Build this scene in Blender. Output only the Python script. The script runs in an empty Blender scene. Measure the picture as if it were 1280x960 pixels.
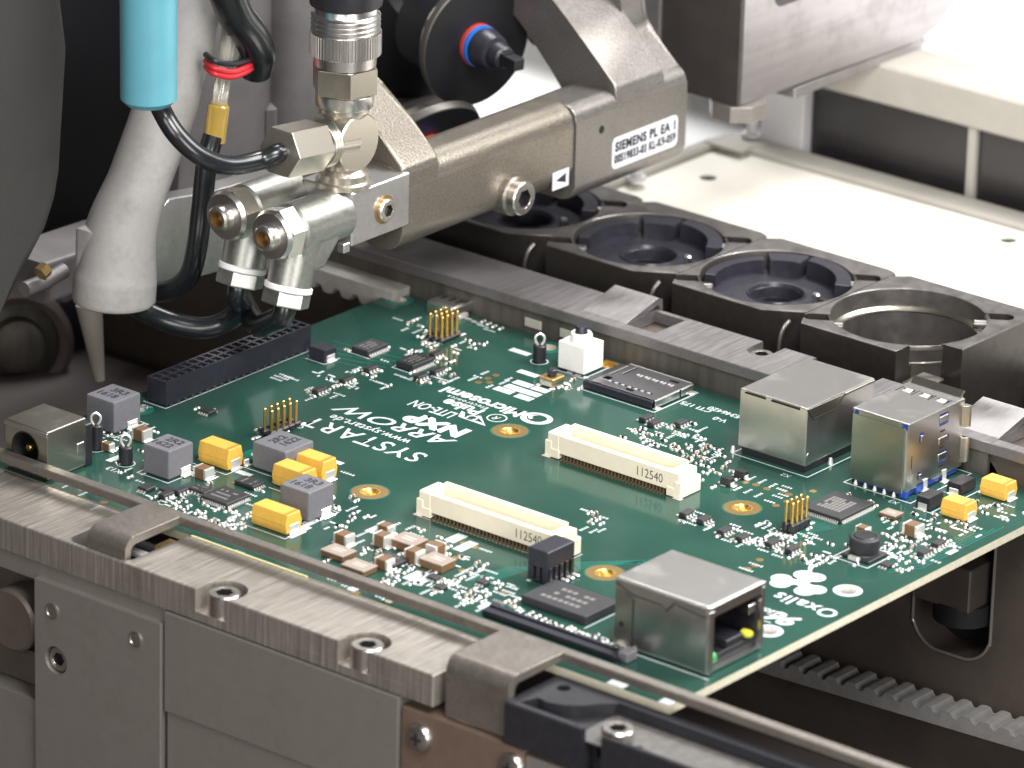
import bpy, bmesh, math, random
from mathutils import Vector, Matrix, Quaternion

# ------------------------------------------------------------------ camera, world, lamps, exposure
SC = bpy.context.scene
COL = SC.collection
R = math.radians
FW = Vector((-0.58092318, 0.72717413, -0.36571305))
RT = Vector((0.7749658, 0.63152067, 0.0246912))
UP = Vector((-0.24891016, 0.26907142, 0.93040008))
CAM = Vector((637.079, -797.468, 401.065))          # one unit is one millimetre
cd = bpy.data.cameras.new('camera'); cam = bpy.data.objects.new('camera', cd); COL.objects.link(cam)
cam.matrix_world = Matrix(((RT.x, UP.x, -FW.x, CAM.x), (RT.y, UP.y, -FW.y, CAM.y), (RT.z, UP.z, -FW.z, CAM.z), (0, 0, 0, 1)))
cd.sensor_width = 36.0; cd.lens = 36.0*7000/1280
cd.clip_start = 10; cd.clip_end = 6000
cd.dof.use_dof = True; cd.dof.focus_distance = 1062; cd.dof.aperture_fstop = cd.lens/1000/7.0
SC.camera = cam

W = bpy.data.worlds.new('World'); SC.world = W; W.use_nodes = True
W.node_tree.nodes['Background'].inputs['Color'].default_value = (1.0, 0.97, 0.94, 1)
W.node_tree.nodes['Background'].inputs['Strength'].default_value = 0.075

def area(name, loc, tgt, size, power, col=(1, 1, 1), sy=None):
    l = bpy.data.lights.new(name, 'AREA'); l.energy = power; l.color = col
    l.shape = 'RECTANGLE'; l.size = size; l.size_y = sy or size
    o = bpy.data.objects.new(name, l); COL.objects.link(o)
    o.location = loc
    o.rotation_euler = (Vector(tgt)-Vector(loc)).to_track_quat('-Z', 'Y').to_euler()
    return o
area('overhead_softbox', (350, -240, 430), (50, -60, 0), 220, 3.2e6, (1.0, 0.985, 0.97))
area('front_softbox', (220, -600, 180), (60, -100, -10), 240, 1.2e6, (1.0, 0.965, 0.93))
area('side_softbox', (560, -330, 115), (100, 0, -20), 220, 1.5e6, (1.0, 0.98, 0.97))
area('back_light', (330, 330, 560), (10, 190, 0), 420, 7.5e6, (1.0, 0.99, 0.97))
area('rear_left_light', (-190, 420, 760), (-150, 330, 0), 380, 7.0e6, (1.0, 1.0, 1.0))

SC.view_settings.view_transform = 'Standard'; SC.view_settings.look = 'None'
SC.view_settings.exposure = 0.18; SC.view_settings.gamma = 1.0; SC.view_settings.use_curve_mapping = False
SC.render.engine = 'CYCLES'
SC.cycles.max_bounces = 8; SC.cycles.use_denoising = True

# ------------------------------------------------------------------ materials
def add_wear(nt, p, k, rough):
    """handling marks: soft stains, fine crossing scratches and pin-prick nicks over the finished colour"""
    N = nt.nodes; L = nt.links
    tc = N.new('ShaderNodeTexCoord')
    src = p.inputs['Base Color'].links[0].from_socket if p.inputs['Base Color'].links else None
    def noise(sc, rot, scale, det, lo, hi):
        mp = N.new('ShaderNodeMapping'); mp.inputs['Scale'].default_value = sc; mp.inputs['Rotation'].default_value = rot; L.new(tc.outputs['Object'], mp.inputs[0])
        n = N.new('ShaderNodeTexNoise'); n.inputs['Scale'].default_value = scale; n.inputs['Detail'].default_value = det; n.inputs['Roughness'].default_value = 0.7; L.new(mp.outputs[0], n.inputs['Vector'])
        r = N.new('ShaderNodeMapRange'); r.inputs['From Min'].default_value = lo; r.inputs['From Max'].default_value = hi; L.new(n.outputs['Fac'], r.inputs['Value']); return r.outputs[0]
    def mix(fac, amt, a, col):
        mu = N.new('ShaderNodeMath'); mu.operation = 'MULTIPLY'; L.new(fac, mu.inputs[0]); mu.inputs[1].default_value = amt
        x = N.new('ShaderNodeMix'); x.data_type = 'RGBA'; L.new(mu.outputs[0], x.inputs[0])
        if a is None: x.inputs[6].default_value = p.inputs['Base Color'].default_value
        else: L.new(a, x.inputs[6])
        x.inputs[7].default_value = (*col, 1); return x.outputs[2], mu.outputs[0]
    base = p.inputs['Base Color'].default_value
    stain = noise((1, 1, 1), (0, 0, 0), 0.11, 9, 0.50, 0.72)
    s1 = noise((0.04, 2.2, 2.2), (0.3, 0.2, 0.5), 1.0, 3, 0.66, 0.74)
    s2 = noise((2.2, 0.05, 2.2), (0.1, 0.5, -0.3), 0.8, 3, 0.67, 0.75)
    nick = noise((1, 1, 1), (0, 0, 0), 1.1, 2, 0.74, 0.80)
    c, sm = mix(stain, 0.55*k, src, (base[0]*0.45, base[1]*0.41, base[2]*0.36))
    c, _ = mix(s1, 0.40*k, c, tuple(min(1, base[i]*1.7) for i in range(3)))
    c, _ = mix(s2, 0.40*k, c, tuple(min(1, base[i]*1.6) for i in range(3)))
    c, _ = mix(nick, 0.7*k, c, tuple(base[i]*0.3 for i in range(3)))
    L.new(c, p.inputs['Base Color'])
    if not p.inputs['Roughness'].links:
        r = N.new('ShaderNodeMapRange'); r.inputs['To Min'].default_value = max(0.05, rough-0.08*k); r.inputs['To Max'].default_value = rough+0.20*k; L.new(stain, r.inputs['Value']); L.new(r.outputs[0], p.inputs['Roughness'])

def mat(name, col, rough=0.5, metal=0.0, var=0.0, vscale=1.0, bump=0.0, bscale=2.0, stretch=None, spec=0.5, coat=0.0, emit=None, dark=None, trans=0.0, rvar=0.0, wear=0.0):
    """plain surface with soft colour variation, fine relief and (stretch) brushed grain"""
    m = bpy.data.materials.new(name); m.use_nodes = True
    nt = m.node_tree; N = nt.nodes; L = nt.links; p = N['Principled BSDF']
    p.inputs['Base Color'].default_value = (*col, 1); p.inputs['Roughness'].default_value = rough
    p.inputs['Metallic'].default_value = metal; p.inputs['Specular IOR Level'].default_value = spec
    p.inputs['Coat Weight'].default_value = coat; p.inputs['Coat Roughness'].default_value = 0.08
    p.inputs['Transmission Weight'].default_value = trans
    if emit: p.inputs['Emission Color'].default_value = (*emit[:3], 1); p.inputs['Emission Strength'].default_value = emit[3]
    if var or bump or rvar:
        tc = N.new('ShaderNodeTexCoord'); mp = N.new('ShaderNodeMapping'); L.new(tc.outputs['Object'], mp.inputs['Vector'])
        if stretch: mp.inputs['Scale'].default_value = stretch
        if var or rvar:
            n = N.new('ShaderNodeTexNoise'); n.inputs['Scale'].default_value = vscale; n.inputs['Detail'].default_value = 5; n.inputs['Roughness'].default_value = 0.65
            L.new(mp.outputs[0], n.inputs['Vector'])
            if var:
                r = N.new('ShaderNodeValToRGB'); L.new(n.outputs['Fac'], r.inputs['Fac'])
                d = dark or tuple(c*(1-var) for c in col); b = tuple(min(1, c*(1+var*0.7)) for c in col)
                r.color_ramp.elements[0].position = 0.3; r.color_ramp.elements[1].position = 0.7
                r.color_ramp.elements[0].color = (*d, 1); r.color_ramp.elements[1].color = (*b, 1)
                L.new(r.outputs['Color'], p.inputs['Base Color'])
            if rvar:
                mr = N.new('ShaderNodeMapRange'); L.new(n.outputs['Fac'], mr.inputs['Value'])
                mr.inputs['From Min'].default_value = 0.3; mr.inputs['From Max'].default_value = 0.7
                mr.inputs['To Min'].default_value = max(0.03, rough-rvar); mr.inputs['To Max'].default_value = rough+rvar
                L.new(mr.outputs[0], p.inputs['Roughness'])
        if bump:
            nb = N.new('ShaderNodeTexNoise'); nb.inputs['Scale'].default_value = bscale; nb.inputs['Detail'].default_value = 4
            L.new(mp.outputs[0], nb.inputs['Vector'])
            bp = N.new('ShaderNodeBump'); bp.inputs['Strength'].default_value = bump; bp.inputs['Distance'].default_value = 0.2
            L.new(nb.outputs['Fac'], bp.inputs['Height']); L.new(bp.outputs[0], p.inputs['Normal'])
    if wear: add_wear(nt, p, wear, rough)
    return m

def solder_mask():
    """green lacquer over copper: mottled colour, lighter trace areas, dust specks"""
    m = mat('solder_mask', (0.012, 0.07, 0.048), 0.13, spec=0.5)
    nt = m.node_tree; N = nt.nodes; L = nt.links; p = N['Principled BSDF']
    tc = N.new('ShaderNodeTexCoord')
    n = N.new('ShaderNodeTexNoise'); n.inputs['Scale'].default_value = 0.045; n.inputs['Detail'].default_value = 3
    v = N.new('ShaderNodeTexVoronoi'); v.inputs['Scale'].default_value = 1.3
    mp = N.new('ShaderNodeMapping'); L.new(tc.outputs['Object'], mp.inputs[0])
    for t in (n, v): L.new(mp.outputs[0], t.inputs['Vector'])
    r = N.new('ShaderNodeValToRGB'); L.new(n.outputs['Fac'], r.inputs[0])
    r.color_ramp.elements[0].position = 0.35; r.color_ramp.elements[1].position = 0.68
    r.color_ramp.elements[0].color = (0.016, 0.054, 0.042, 1); r.color_ramp.elements[1].color = (0.023, 0.075, 0.056, 1)
    r2 = N.new('ShaderNodeValToRGB'); L.new(v.outputs['Distance'], r2.inputs[0])
    r2.color_ramp.elements[0].position = 0.035; r2.color_ramp.elements[1].position = 0.075
    r2.color_ramp.elements[0].color = (1, 1, 1, 1); r2.color_ramp.elements[1].color = (0, 0, 0, 1)
    n2 = N.new('ShaderNodeTexNoise'); n2.inputs['Scale'].default_value = 0.12; L.new(mp.outputs[0], n2.inputs['Vector'])
    r3 = N.new('ShaderNodeValToRGB'); L.new(n2.outputs['Fac'], r3.inputs[0])
    r3.color_ramp.elements[0].position = 0.5; r3.color_ramp.elements[1].position = 0.72
    mu = N.new('ShaderNodeMath'); mu.operation = 'MULTIPLY'; L.new(r2.outputs[0], mu.inputs[0]); L.new(r3.outputs[0], mu.inputs[1])
    mx = N.new('ShaderNodeMix'); mx.data_type = 'RGBA'; L.new(mu.outputs[0], mx.inputs[0]); L.new(r.outputs[0], mx.inputs[6]); mx.inputs[7].default_value = (0.35, 0.45, 0.4, 1)
    L.new(mx.outputs[2], p.inputs['Base Color'])
    nb = N.new('ShaderNodeTexNoise'); nb.inputs['Scale'].default_value = 0.9; nb.inputs['Detail'].default_value = 2; L.new(mp.outputs[0], nb.inputs['Vector'])
    b = N.new('ShaderNodeBump'); b.inputs['Strength'].default_value = 0.02; b.inputs['Distance'].default_value = 0.05
    L.new(nb.outputs['Fac'], b.inputs['Height']); L.new(b.outputs[0], p.inputs['Normal'])
    return m

M = dict(
 mask=solder_mask(),
 fr4=mat('fr4_edge', (0.64, 0.60, 0.46), 0.6, var=0.15, vscale=1.5),
 trace=mat('trace_under_mask', (0.014, 0.13, 0.10), 0.2),
 silk=mat('silkscreen_white', (0.50, 0.53, 0.54), 0.6, var=0.12, vscale=3),
 gold=mat('gold_plate', (0.75, 0.50, 0.16), 0.36, 1.0, var=0.15, vscale=2),
 goldpad=mat('gold_pad', (0.36, 0.235, 0.095), 0.34, 0.75, var=0.2, vscale=1.5),
 tin=mat('tin_solder', (0.82, 0.81, 0.78), 0.28, 0.6, var=0.10, vscale=3),
 nickel=mat('nickel_shell', (0.68, 0.66, 0.635), 0.31, 1.0, wear=0.32, var=0.03, vscale=0.25),
 nickel_dark=mat('nickel_warm', (0.55, 0.52, 0.45), 0.31, 1.0, wear=0.35, var=0.04, vscale=0.25),
 yellow=mat('tantalum_yellow', (0.66, 0.39, 0.065), 0.45, var=0.06, vscale=0.8, bump=0.03, bscale=8),
 orange=mat('polarity_stripe', (0.42, 0.20, 0.03), 0.5),
 inductor=mat('ferrite_grey', (0.135, 0.135, 0.15), 0.55, var=0.12, vscale=1.2, bump=0.12, bscale=9),
 ic=mat('ic_black', (0.022, 0.022, 0.025), 0.5, var=0.2, vscale=1.5, bump=0.08, bscale=14),
 ic_mark=mat('laser_mark', (0.16, 0.15, 0.14), 0.6),
 black=mat('black_plastic', (0.016, 0.016, 0.020), 0.38, var=0.25, vscale=0.5, bump=0.05, bscale=6),
 navy=mat('blue_black_plastic', (0.022, 0.022, 0.032), 0.35, var=0.3, vscale=1.0, bump=0.06, bscale=9),
 void=mat('socket_dark', (0.004, 0.004, 0.005), 0.7),
 cream=mat('cream_plastic', (0.80, 0.73, 0.58), 0.42, var=0.04, vscale=0.4),
 white=mat('white_plastic', (0.80, 0.79, 0.76), 0.4, var=0.04, vscale=0.8),
 brown=mat('ceramic_brown', (0.16, 0.088, 0.040), 0.5, var=0.2, vscale=2),
 rosy=mat('ceramic_top', (0.30, 0.24, 0.20), 0.45, var=0.15, vscale=3),
 labelwhite=mat('label_paper', (0.60, 0.61, 0.65), 0.5, var=0.05, vscale=0.8),
 ink=mat('black_ink', (0.02, 0.02, 0.025), 0.6),
 bluep=mat('usb_blue', (0.015, 0.06, 0.34), 0.4),
 pinbrown=mat('contact_brown', (0.20, 0.15, 0.09), 0.4, 0.5),
 led_y=mat('led_yellow', (0.50, 0.50, 0.04), 0.2),
 led_g=mat('led_green', (0.06, 0.35, 0.10), 0.2),
 beam=mat('brushed_steel_beam', (0.42, 0.385, 0.345), 0.38, 0.75, wear=0.8, var=0.34, vscale=0.9, bump=0.07, bscale=1.2, stretch=(2.2, 0.06, 0.06), rvar=0.08),
 plate=mat('ground_steel_plate', (0.28, 0.26, 0.238), 0.45, 0.6, wear=0.7, var=0.05, vscale=0.3, bump=0.03, bscale=7),
 strip=mat('cut_steel_strip', (0.25, 0.225, 0.20), 0.38, 0.75, wear=0.9, var=0.14, vscale=1.2, bump=0.06, bscale=5, rvar=0.05),
 brownplate=mat('browned_plate', (0.20, 0.14, 0.11), 0.5, 0.5, wear=0.8, var=0.15, vscale=0.15, bump=0.06, bscale=7),
 screw=mat('steel_screw', (0.60, 0.57, 0.53), 0.28, 1.0, var=0.15, vscale=1.5),
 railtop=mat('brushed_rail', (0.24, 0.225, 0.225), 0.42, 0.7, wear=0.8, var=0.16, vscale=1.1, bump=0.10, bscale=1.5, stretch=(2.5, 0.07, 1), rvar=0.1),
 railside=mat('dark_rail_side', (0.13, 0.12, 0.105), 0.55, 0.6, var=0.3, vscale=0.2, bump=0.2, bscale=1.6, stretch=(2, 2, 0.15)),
 darkplate=mat('dark_anodised', (0.115, 0.094, 0.080), 0.5, 0.4, wear=0.6, var=0.25, vscale=0.05, bump=0.05, bscale=8),
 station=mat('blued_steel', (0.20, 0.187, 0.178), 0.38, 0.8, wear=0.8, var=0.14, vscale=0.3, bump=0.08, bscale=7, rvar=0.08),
 station_shade=mat('blued_steel_shaded', (0.040, 0.036, 0.033), 0.45, 0.5, wear=0.8, var=0.2, vscale=0.6, bump=0.08, bscale=7),  # darker copy of the station steel, shade painted on its sides
 cup=mat('cup_black', (0.024, 0.024, 0.033), 0.36, wear=0.6, var=0.25, vscale=0.5, bump=0.05, bscale=8),
 tray=mat('cream_tray', (0.78, 0.75, 0.67), 0.5, wear=0.18, var=0.05, vscale=0.03),
 rim=mat('tray_rim', (0.40, 0.38, 0.34), 0.5, var=0.10, vscale=0.06),
 whitepaint=mat('white_paint', (0.86, 0.86, 0.85), 0.5),
 frame=mat('grey_frame', (0.58, 0.57, 0.58), 0.5, var=0.05, vscale=0.05),
 glassdark=mat('dark_panel', (0.022, 0.020, 0.022), 0.22, var=0.3, vscale=0.03),
 cast=mat('cast_aluminium', (0.215, 0.20, 0.187), 0.38, 0.7, wear=0.6, var=0.26, vscale=2.0, bump=0.3, bscale=2.0, rvar=0.06),
 castbuff=mat('cast_aluminium_buff', (0.215, 0.192, 0.16), 0.38, 0.7, wear=0.6, var=0.26, vscale=2.0, bump=0.3, bscale=2.0),
 leg=mat('grey_cast_paint', (0.31, 0.30, 0.29), 0.62, 0.0, wear=0.8, var=0.07, vscale=0.8, bump=0.10, bscale=2.5),
 legdark=mat('grey_cast_body', (0.17, 0.16, 0.16), 0.5, 0.3, var=0.15, vscale=0.15, bump=0.1, bscale=2.5),
 alu=mat('machined_aluminium', (0.58, 0.57, 0.56), 0.34, 0.9, wear=0.6, var=0.10, vscale=0.6, bump=0.10, bscale=4),
 chrome=mat('nickel_fitting', (0.62, 0.575, 0.50), 0.27, 0.9, var=0.03, vscale=2.0),
 zinc=mat('zinc_elbow', (0.40, 0.405, 0.375), 0.38, 0.9, wear=0.8, var=0.14, vscale=1.0, bump=0.08, bscale=3, rvar=0.06),
 brass=mat('brass', (0.60, 0.40, 0.14), 0.3, 1.0),
 ptfe=mat('white_ring', (0.82, 0.82, 0.82), 0.4),
 rubber=mat('black_hose', (0.010, 0.012, 0.014), 0.24, spec=0.6, var=0.2, vscale=0.5),
 teal=mat('blue_tube', (0.10, 0.30, 0.37), 0.32, wear=0.25, var=0.06, vscale=0.05),
 amber=mat('amber_fitting', (0.75, 0.52, 0.12), 0.12, coat=0.5, trans=0.55),
 clear=mat('clear_tube', (0.85, 0.83, 0.72), 0.08, coat=0.5, trans=0.75),
 red=mat('red_ring', (0.50, 0.02, 0.03), 0.4),
 ringred=mat('ring_orange', (0.55, 0.05, 0.02), 0.4),
 ringblue=mat('ring_blue', (0.02, 0.16, 0.60), 0.4),
 disc=mat('disc_black', (0.007, 0.007, 0.009), 0.45, var=0.2, vscale=0.3),
 discedge=mat('disc_edge', (0.13, 0.12, 0.11), 0.4, 0.6),
 ivory=mat('ivory_ring', (0.50, 0.47, 0.40), 0.45),
 cover=mat('cover_dark_grey', (0.026, 0.0245, 0.0235), 0.6, wear=0.6, var=0.10, vscale=0.05, bump=0.08, bscale=3),
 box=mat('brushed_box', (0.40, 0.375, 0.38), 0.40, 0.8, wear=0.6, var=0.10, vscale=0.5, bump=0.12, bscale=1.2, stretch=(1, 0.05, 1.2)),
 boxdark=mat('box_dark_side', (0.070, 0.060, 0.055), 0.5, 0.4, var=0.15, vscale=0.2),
 belt=mat('belt_grey', (0.42, 0.40, 0.37), 0.6, var=0.15, vscale=0.4, bump=0.15, bscale=4),
 beltdark=mat('belt_dark', (0.20, 0.195, 0.19), 0.6, var=0.15, vscale=0.4, bump=0.2, bscale=4),
 bed=mat('machine_bed', (0.060, 0.048, 0.044), 0.6, var=0.3, vscale=0.02),
 bedcol=mat('dark_column', (0.045, 0.042, 0.058), 0.5, 0.3, var=0.2, vscale=0.03),
 plinth=mat('brown_casting', (0.085, 0.065, 0.060), 0.6, var=0.15, vscale=0.02),
 cone=mat('pale_cone', (0.27, 0.25, 0.21), 0.55),
)

# ------------------------------------------------------------------ helpers
def at(x, y, ax, val):
    """the point of the plane axis=val that the photograph shows at (x, y)"""
    r = RT*((x-640)/7000) - UP*((y-480)/7000) + FW
    return CAM + r*((val-CAM[ax])/r[ax])
def frame(p, d, ref=(0, 0, 1)):
    """matrix whose local z runs along d from point p"""
    z = Vector(d).normalized(); x = Vector(ref).cross(z)
    if x.length < 1e-4: x = Vector((1, 0, 0)).cross(z)
    x.normalize(); y = z.cross(x)
    return Matrix(((x.x, y.x, z.x, p[0]), (x.y, y.y, z.y, p[1]), (x.z, y.z, z.z, p[2]), (0, 0, 0, 1)))
def rrect(x0, x1, y0, y1, r, n=4):
    pts = []
    for cx, cy, a in ((x1-r, y1-r, 0), (x0+r, y1-r, 90), (x0+r, y0+r, 180), (x1-r, y0+r, 270)):
        for i in range(n+1):
            t = R(a+90*i/n); pts.append((cx+r*math.cos(t), cy+r*math.sin(t)))
    return pts
def ngon(n, r, ph=0): return [(r*math.cos(2*math.pi*i/n+ph), r*math.sin(2*math.pi*i/n+ph)) for i in range(n)]
def gear(n, r0, r1):
    p = []
    for i in range(n):
        for k, r in ((0, r0), (0.25, r1), (0.5, r1), (0.75, r0)):
            a = 2*math.pi*(i+k)/n; p.append((r*math.cos(a), r*math.sin(a)))
    return p

class MB:
    """collects shapes, then links them as one mesh object"""
    def __init__(s): s.v = []; s.f = []; s.mi = []; s.cur = 0; s.wn = False
    def m(s, i): s.cur = i; return s
    def add(s, bm, X=None):
        if X is not None: bm.transform(X)
        bmesh.ops.recalc_face_normals(bm, faces=bm.faces)
        o = len(s.v); bm.verts.index_update()
        s.v += [tuple(v.co) for v in bm.verts]
        for f in bm.faces: s.f.append([o+v.index for v in f.verts]); s.mi.append(s.cur)
        bm.free(); return s
    def box(s, x0, x1, y0, y1, z0, z1, bev=0, seg=1, X=None):
        bm = bmesh.new(); bmesh.ops.create_cube(bm, size=1)
        bm.transform(Matrix.Translation(((x0+x1)/2, (y0+y1)/2, (z0+z1)/2)) @ Matrix.Diagonal((x1-x0, y1-y0, z1-z0, 1)))
        if bev: s.wn = True; bmesh.ops.bevel(bm, geom=bm.edges[:], offset=bev, segments=seg, affect='EDGES', profile=0.5)
        return s.add(bm, X)
    def prism(s, poly, ax, a, b, bev=0, X=None):
        """polygon in the two other axes, extruded along ax from a to b"""
        bm = bmesh.new()
        mk = {'x': lambda p, t: (t, p[0], p[1]), 'y': lambda p, t: (p[0], t, p[1]), 'z': lambda p, t: (p[0], p[1], t)}[ax]
        A = [bm.verts.new(mk(p, a)) for p in poly]; B = [bm.verts.new(mk(p, b)) for p in poly]
        n = len(poly); ca = bm.faces.new(A); cb = bm.faces.new(B)
        for i in range(n): bm.faces.new((A[i], A[(i+1) % n], B[(i+1) % n], B[i]))
        s.wn = True
        if bev:
            es = list(set(list(ca.edges)+list(cb.edges)))
            bmesh.ops.bevel(bm, geom=es, offset=bev, segments=2, affect='EDGES', profile=0.5)
        return s.add(bm, X)
    def lathe(s, prof, n=24, X=None, cap=True):
        """profile of (radius, height) turned about local z"""
        bm = bmesh.new(); rings = []
        for r, z in prof:
            rings.append([bm.verts.new((r*math.cos(2*math.pi*i/n), r*math.sin(2*math.pi*i/n), z)) for i in range(n)])
        for a, b in zip(rings, rings[1:]):
            for i in range(n): bm.faces.new((a[i], a[(i+1) % n], b[(i+1) % n], b[i]))
        if cap:
            bm.faces.new(rings[0]); bm.faces.new(rings[-1])
        return s.add(bm, X)
    def cyl(s, p, q, r, n=20, r2=None, bev=0.0):
        p = Vector(p); q = Vector(q); L = (q-p).length; r2 = r if r2 is None else r2
        pr = [(r, 0), (r2, L)] if not bev else [(r-bev, 0), (r, bev), (r2, L-bev), (r2-bev, L)]
        return s.lathe(pr, n, frame(p, q-p))
    def bar(s, poly, p, q, ref=(0, 0, 1), bev=0):
        p = Vector(p); q = Vector(q); return s.prism(poly, 'z', 0, (q-p).length, bev, frame(p, q-p, ref))
    def tube(s, pts, r, n=14, res=8):
        P = [Vector(p) for p in pts]; path = []
        for i in range(len(P)-1):
            p0 = P[max(i-1, 0)]; p1 = P[i]; p2 = P[i+1]; p3 = P[min(i+2, len(P)-1)]
            for k in range(res):
                t = k/res
                path.append(0.5*((2*p1)+(p2-p0)*t+(2*p0-5*p1+4*p2-p3)*t*t+(3*p1-p0-3*p2+p3)*t**3))
        path.append(P[-1]); bm = bmesh.new(); rings = []; nrm = None
        for i, c in enumerate(path):
            d = (path[min(i+1, len(path)-1)]-path[max(i-1, 0)]).normalized()
            if nrm is None: nrm = d.orthogonal().normalized()
            nrm = (nrm-d*nrm.dot(d)).normalized(); b = d.cross(nrm)
            rr = r(i/(len(path)-1)) if callable(r) else r
            rings.append([bm.verts.new(c+nrm*(rr*math.cos(2*math.pi*k/n))+b*(rr*math.sin(2*math.pi*k/n))) for k in range(n)])
        for a, b in zip(rings, rings[1:]):
            for k in range(n): bm.faces.new((a[k], a[(k+1) % n], b[(k+1) % n], b[k]))
        bm.faces.new(rings[0]); bm.faces.new(rings[-1]); return s.add(bm)
    def quad(s, pts):
        o = len(s.v); s.v += [tuple(p) for p in pts]; s.f.append(list(range(o, o+len(pts)))); s.mi.append(s.cur); return s
    def mesh(s, name, mats, smooth=35):
        me = bpy.data.meshes.new(name); me.from_pydata(s.v, [], s.f)
        for m in (mats if isinstance(mats, (list, tuple)) else [mats]): me.materials.append(m)
        me.polygons.foreach_set('material_index', s.mi); me.update()
        if s.wn and smooth: me['wn'] = 1
        if smooth:
            me.polygons.foreach_set('use_smooth', [True]*len(me.polygons)); me.set_sharp_from_angle(angle=R(smooth))
        return me
    def build(s, name, mats, parent=None, smooth=35, loc=None, rot=0):
        return put(name, s.mesh(name, mats, smooth), parent, loc or (0, 0, 0), rot)

def put(name, me, parent=None, loc=(0, 0, 0), rot=0):
    o = bpy.data.objects.new(name, me); COL.objects.link(o)
    o.location = loc; o.rotation_euler = (0, 0, rot)
    if me.get('wn'): w = o.modifiers.new('weighted_normal', 'WEIGHTED_NORMAL'); w.keep_sharp = True; w.weight = 80
    if parent: o.parent = parent
    return o
def tag(o, label=None, cat=None, group=None, kind=None):
    if label: o['label'] = label
    if cat: o['category'] = cat
    if group: o['group'] = group
    if kind: o['kind'] = kind
    return o
def thing(name, label, cat, group=None, loc=(0, 0, 0)):
    o = bpy.data.objects.new(name, None); COL.objects.link(o); o.location = loc; o.empty_display_size = 5
    return tag(o, label, cat, group)
def carve(me, cutters):
    """subtract closed cutter meshes from a mesh"""
    o = bpy.data.objects.new('work', me); COL.objects.link(o); cs = []
    for c in cutters:
        co = bpy.data.objects.new('cut', c.mesh('cut', [], 0)); COL.objects.link(co); cs.append(co)
        md = o.modifiers.new('b', 'BOOLEAN'); md.operation = 'DIFFERENCE'; md.object = co; md.solver = 'EXACT'
    dg = bpy.context.evaluated_depsgraph_get(); dg.update()
    r = bpy.data.meshes.new_from_object(o.evaluated_get(dg))
    for c in cs: bpy.data.objects.remove(c)
    bpy.data.objects.remove(o)
    r.polygons.foreach_set('use_smooth', [True]*len(r.polygons)); r.set_sharp_from_angle(angle=R(35)); r['wn'] = 1
    return r
def text(body, size, loc, rot, m, parent, name='printed_text', align='CENTER', bold=0.0, sx=1.0, space=1.0, shear=0.0):
    c = bpy.data.curves.new(name, 'FONT'); c.body = body; c.size = size; c.align_x = align; c.align_y = 'CENTER'
    c.offset = bold; c.space_character = space; c.shear = shear; c.resolution_u = 3; c.materials.append(m)
    w = bpy.data.objects.new(name, c); COL.objects.link(w)
    me = bpy.data.meshes.new_from_object(w.evaluated_get(bpy.context.evaluated_depsgraph_get()))
    bpy.data.objects.remove(w); me.transform(Matrix.Diagonal((sx, 1, 1, 1))); me.name = name
    o = bpy.data.objects.new(name, me); COL.objects.link(o); o.location = loc; o.rotation_euler = rot
    if parent: o.parent = parent
    return o

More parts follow.
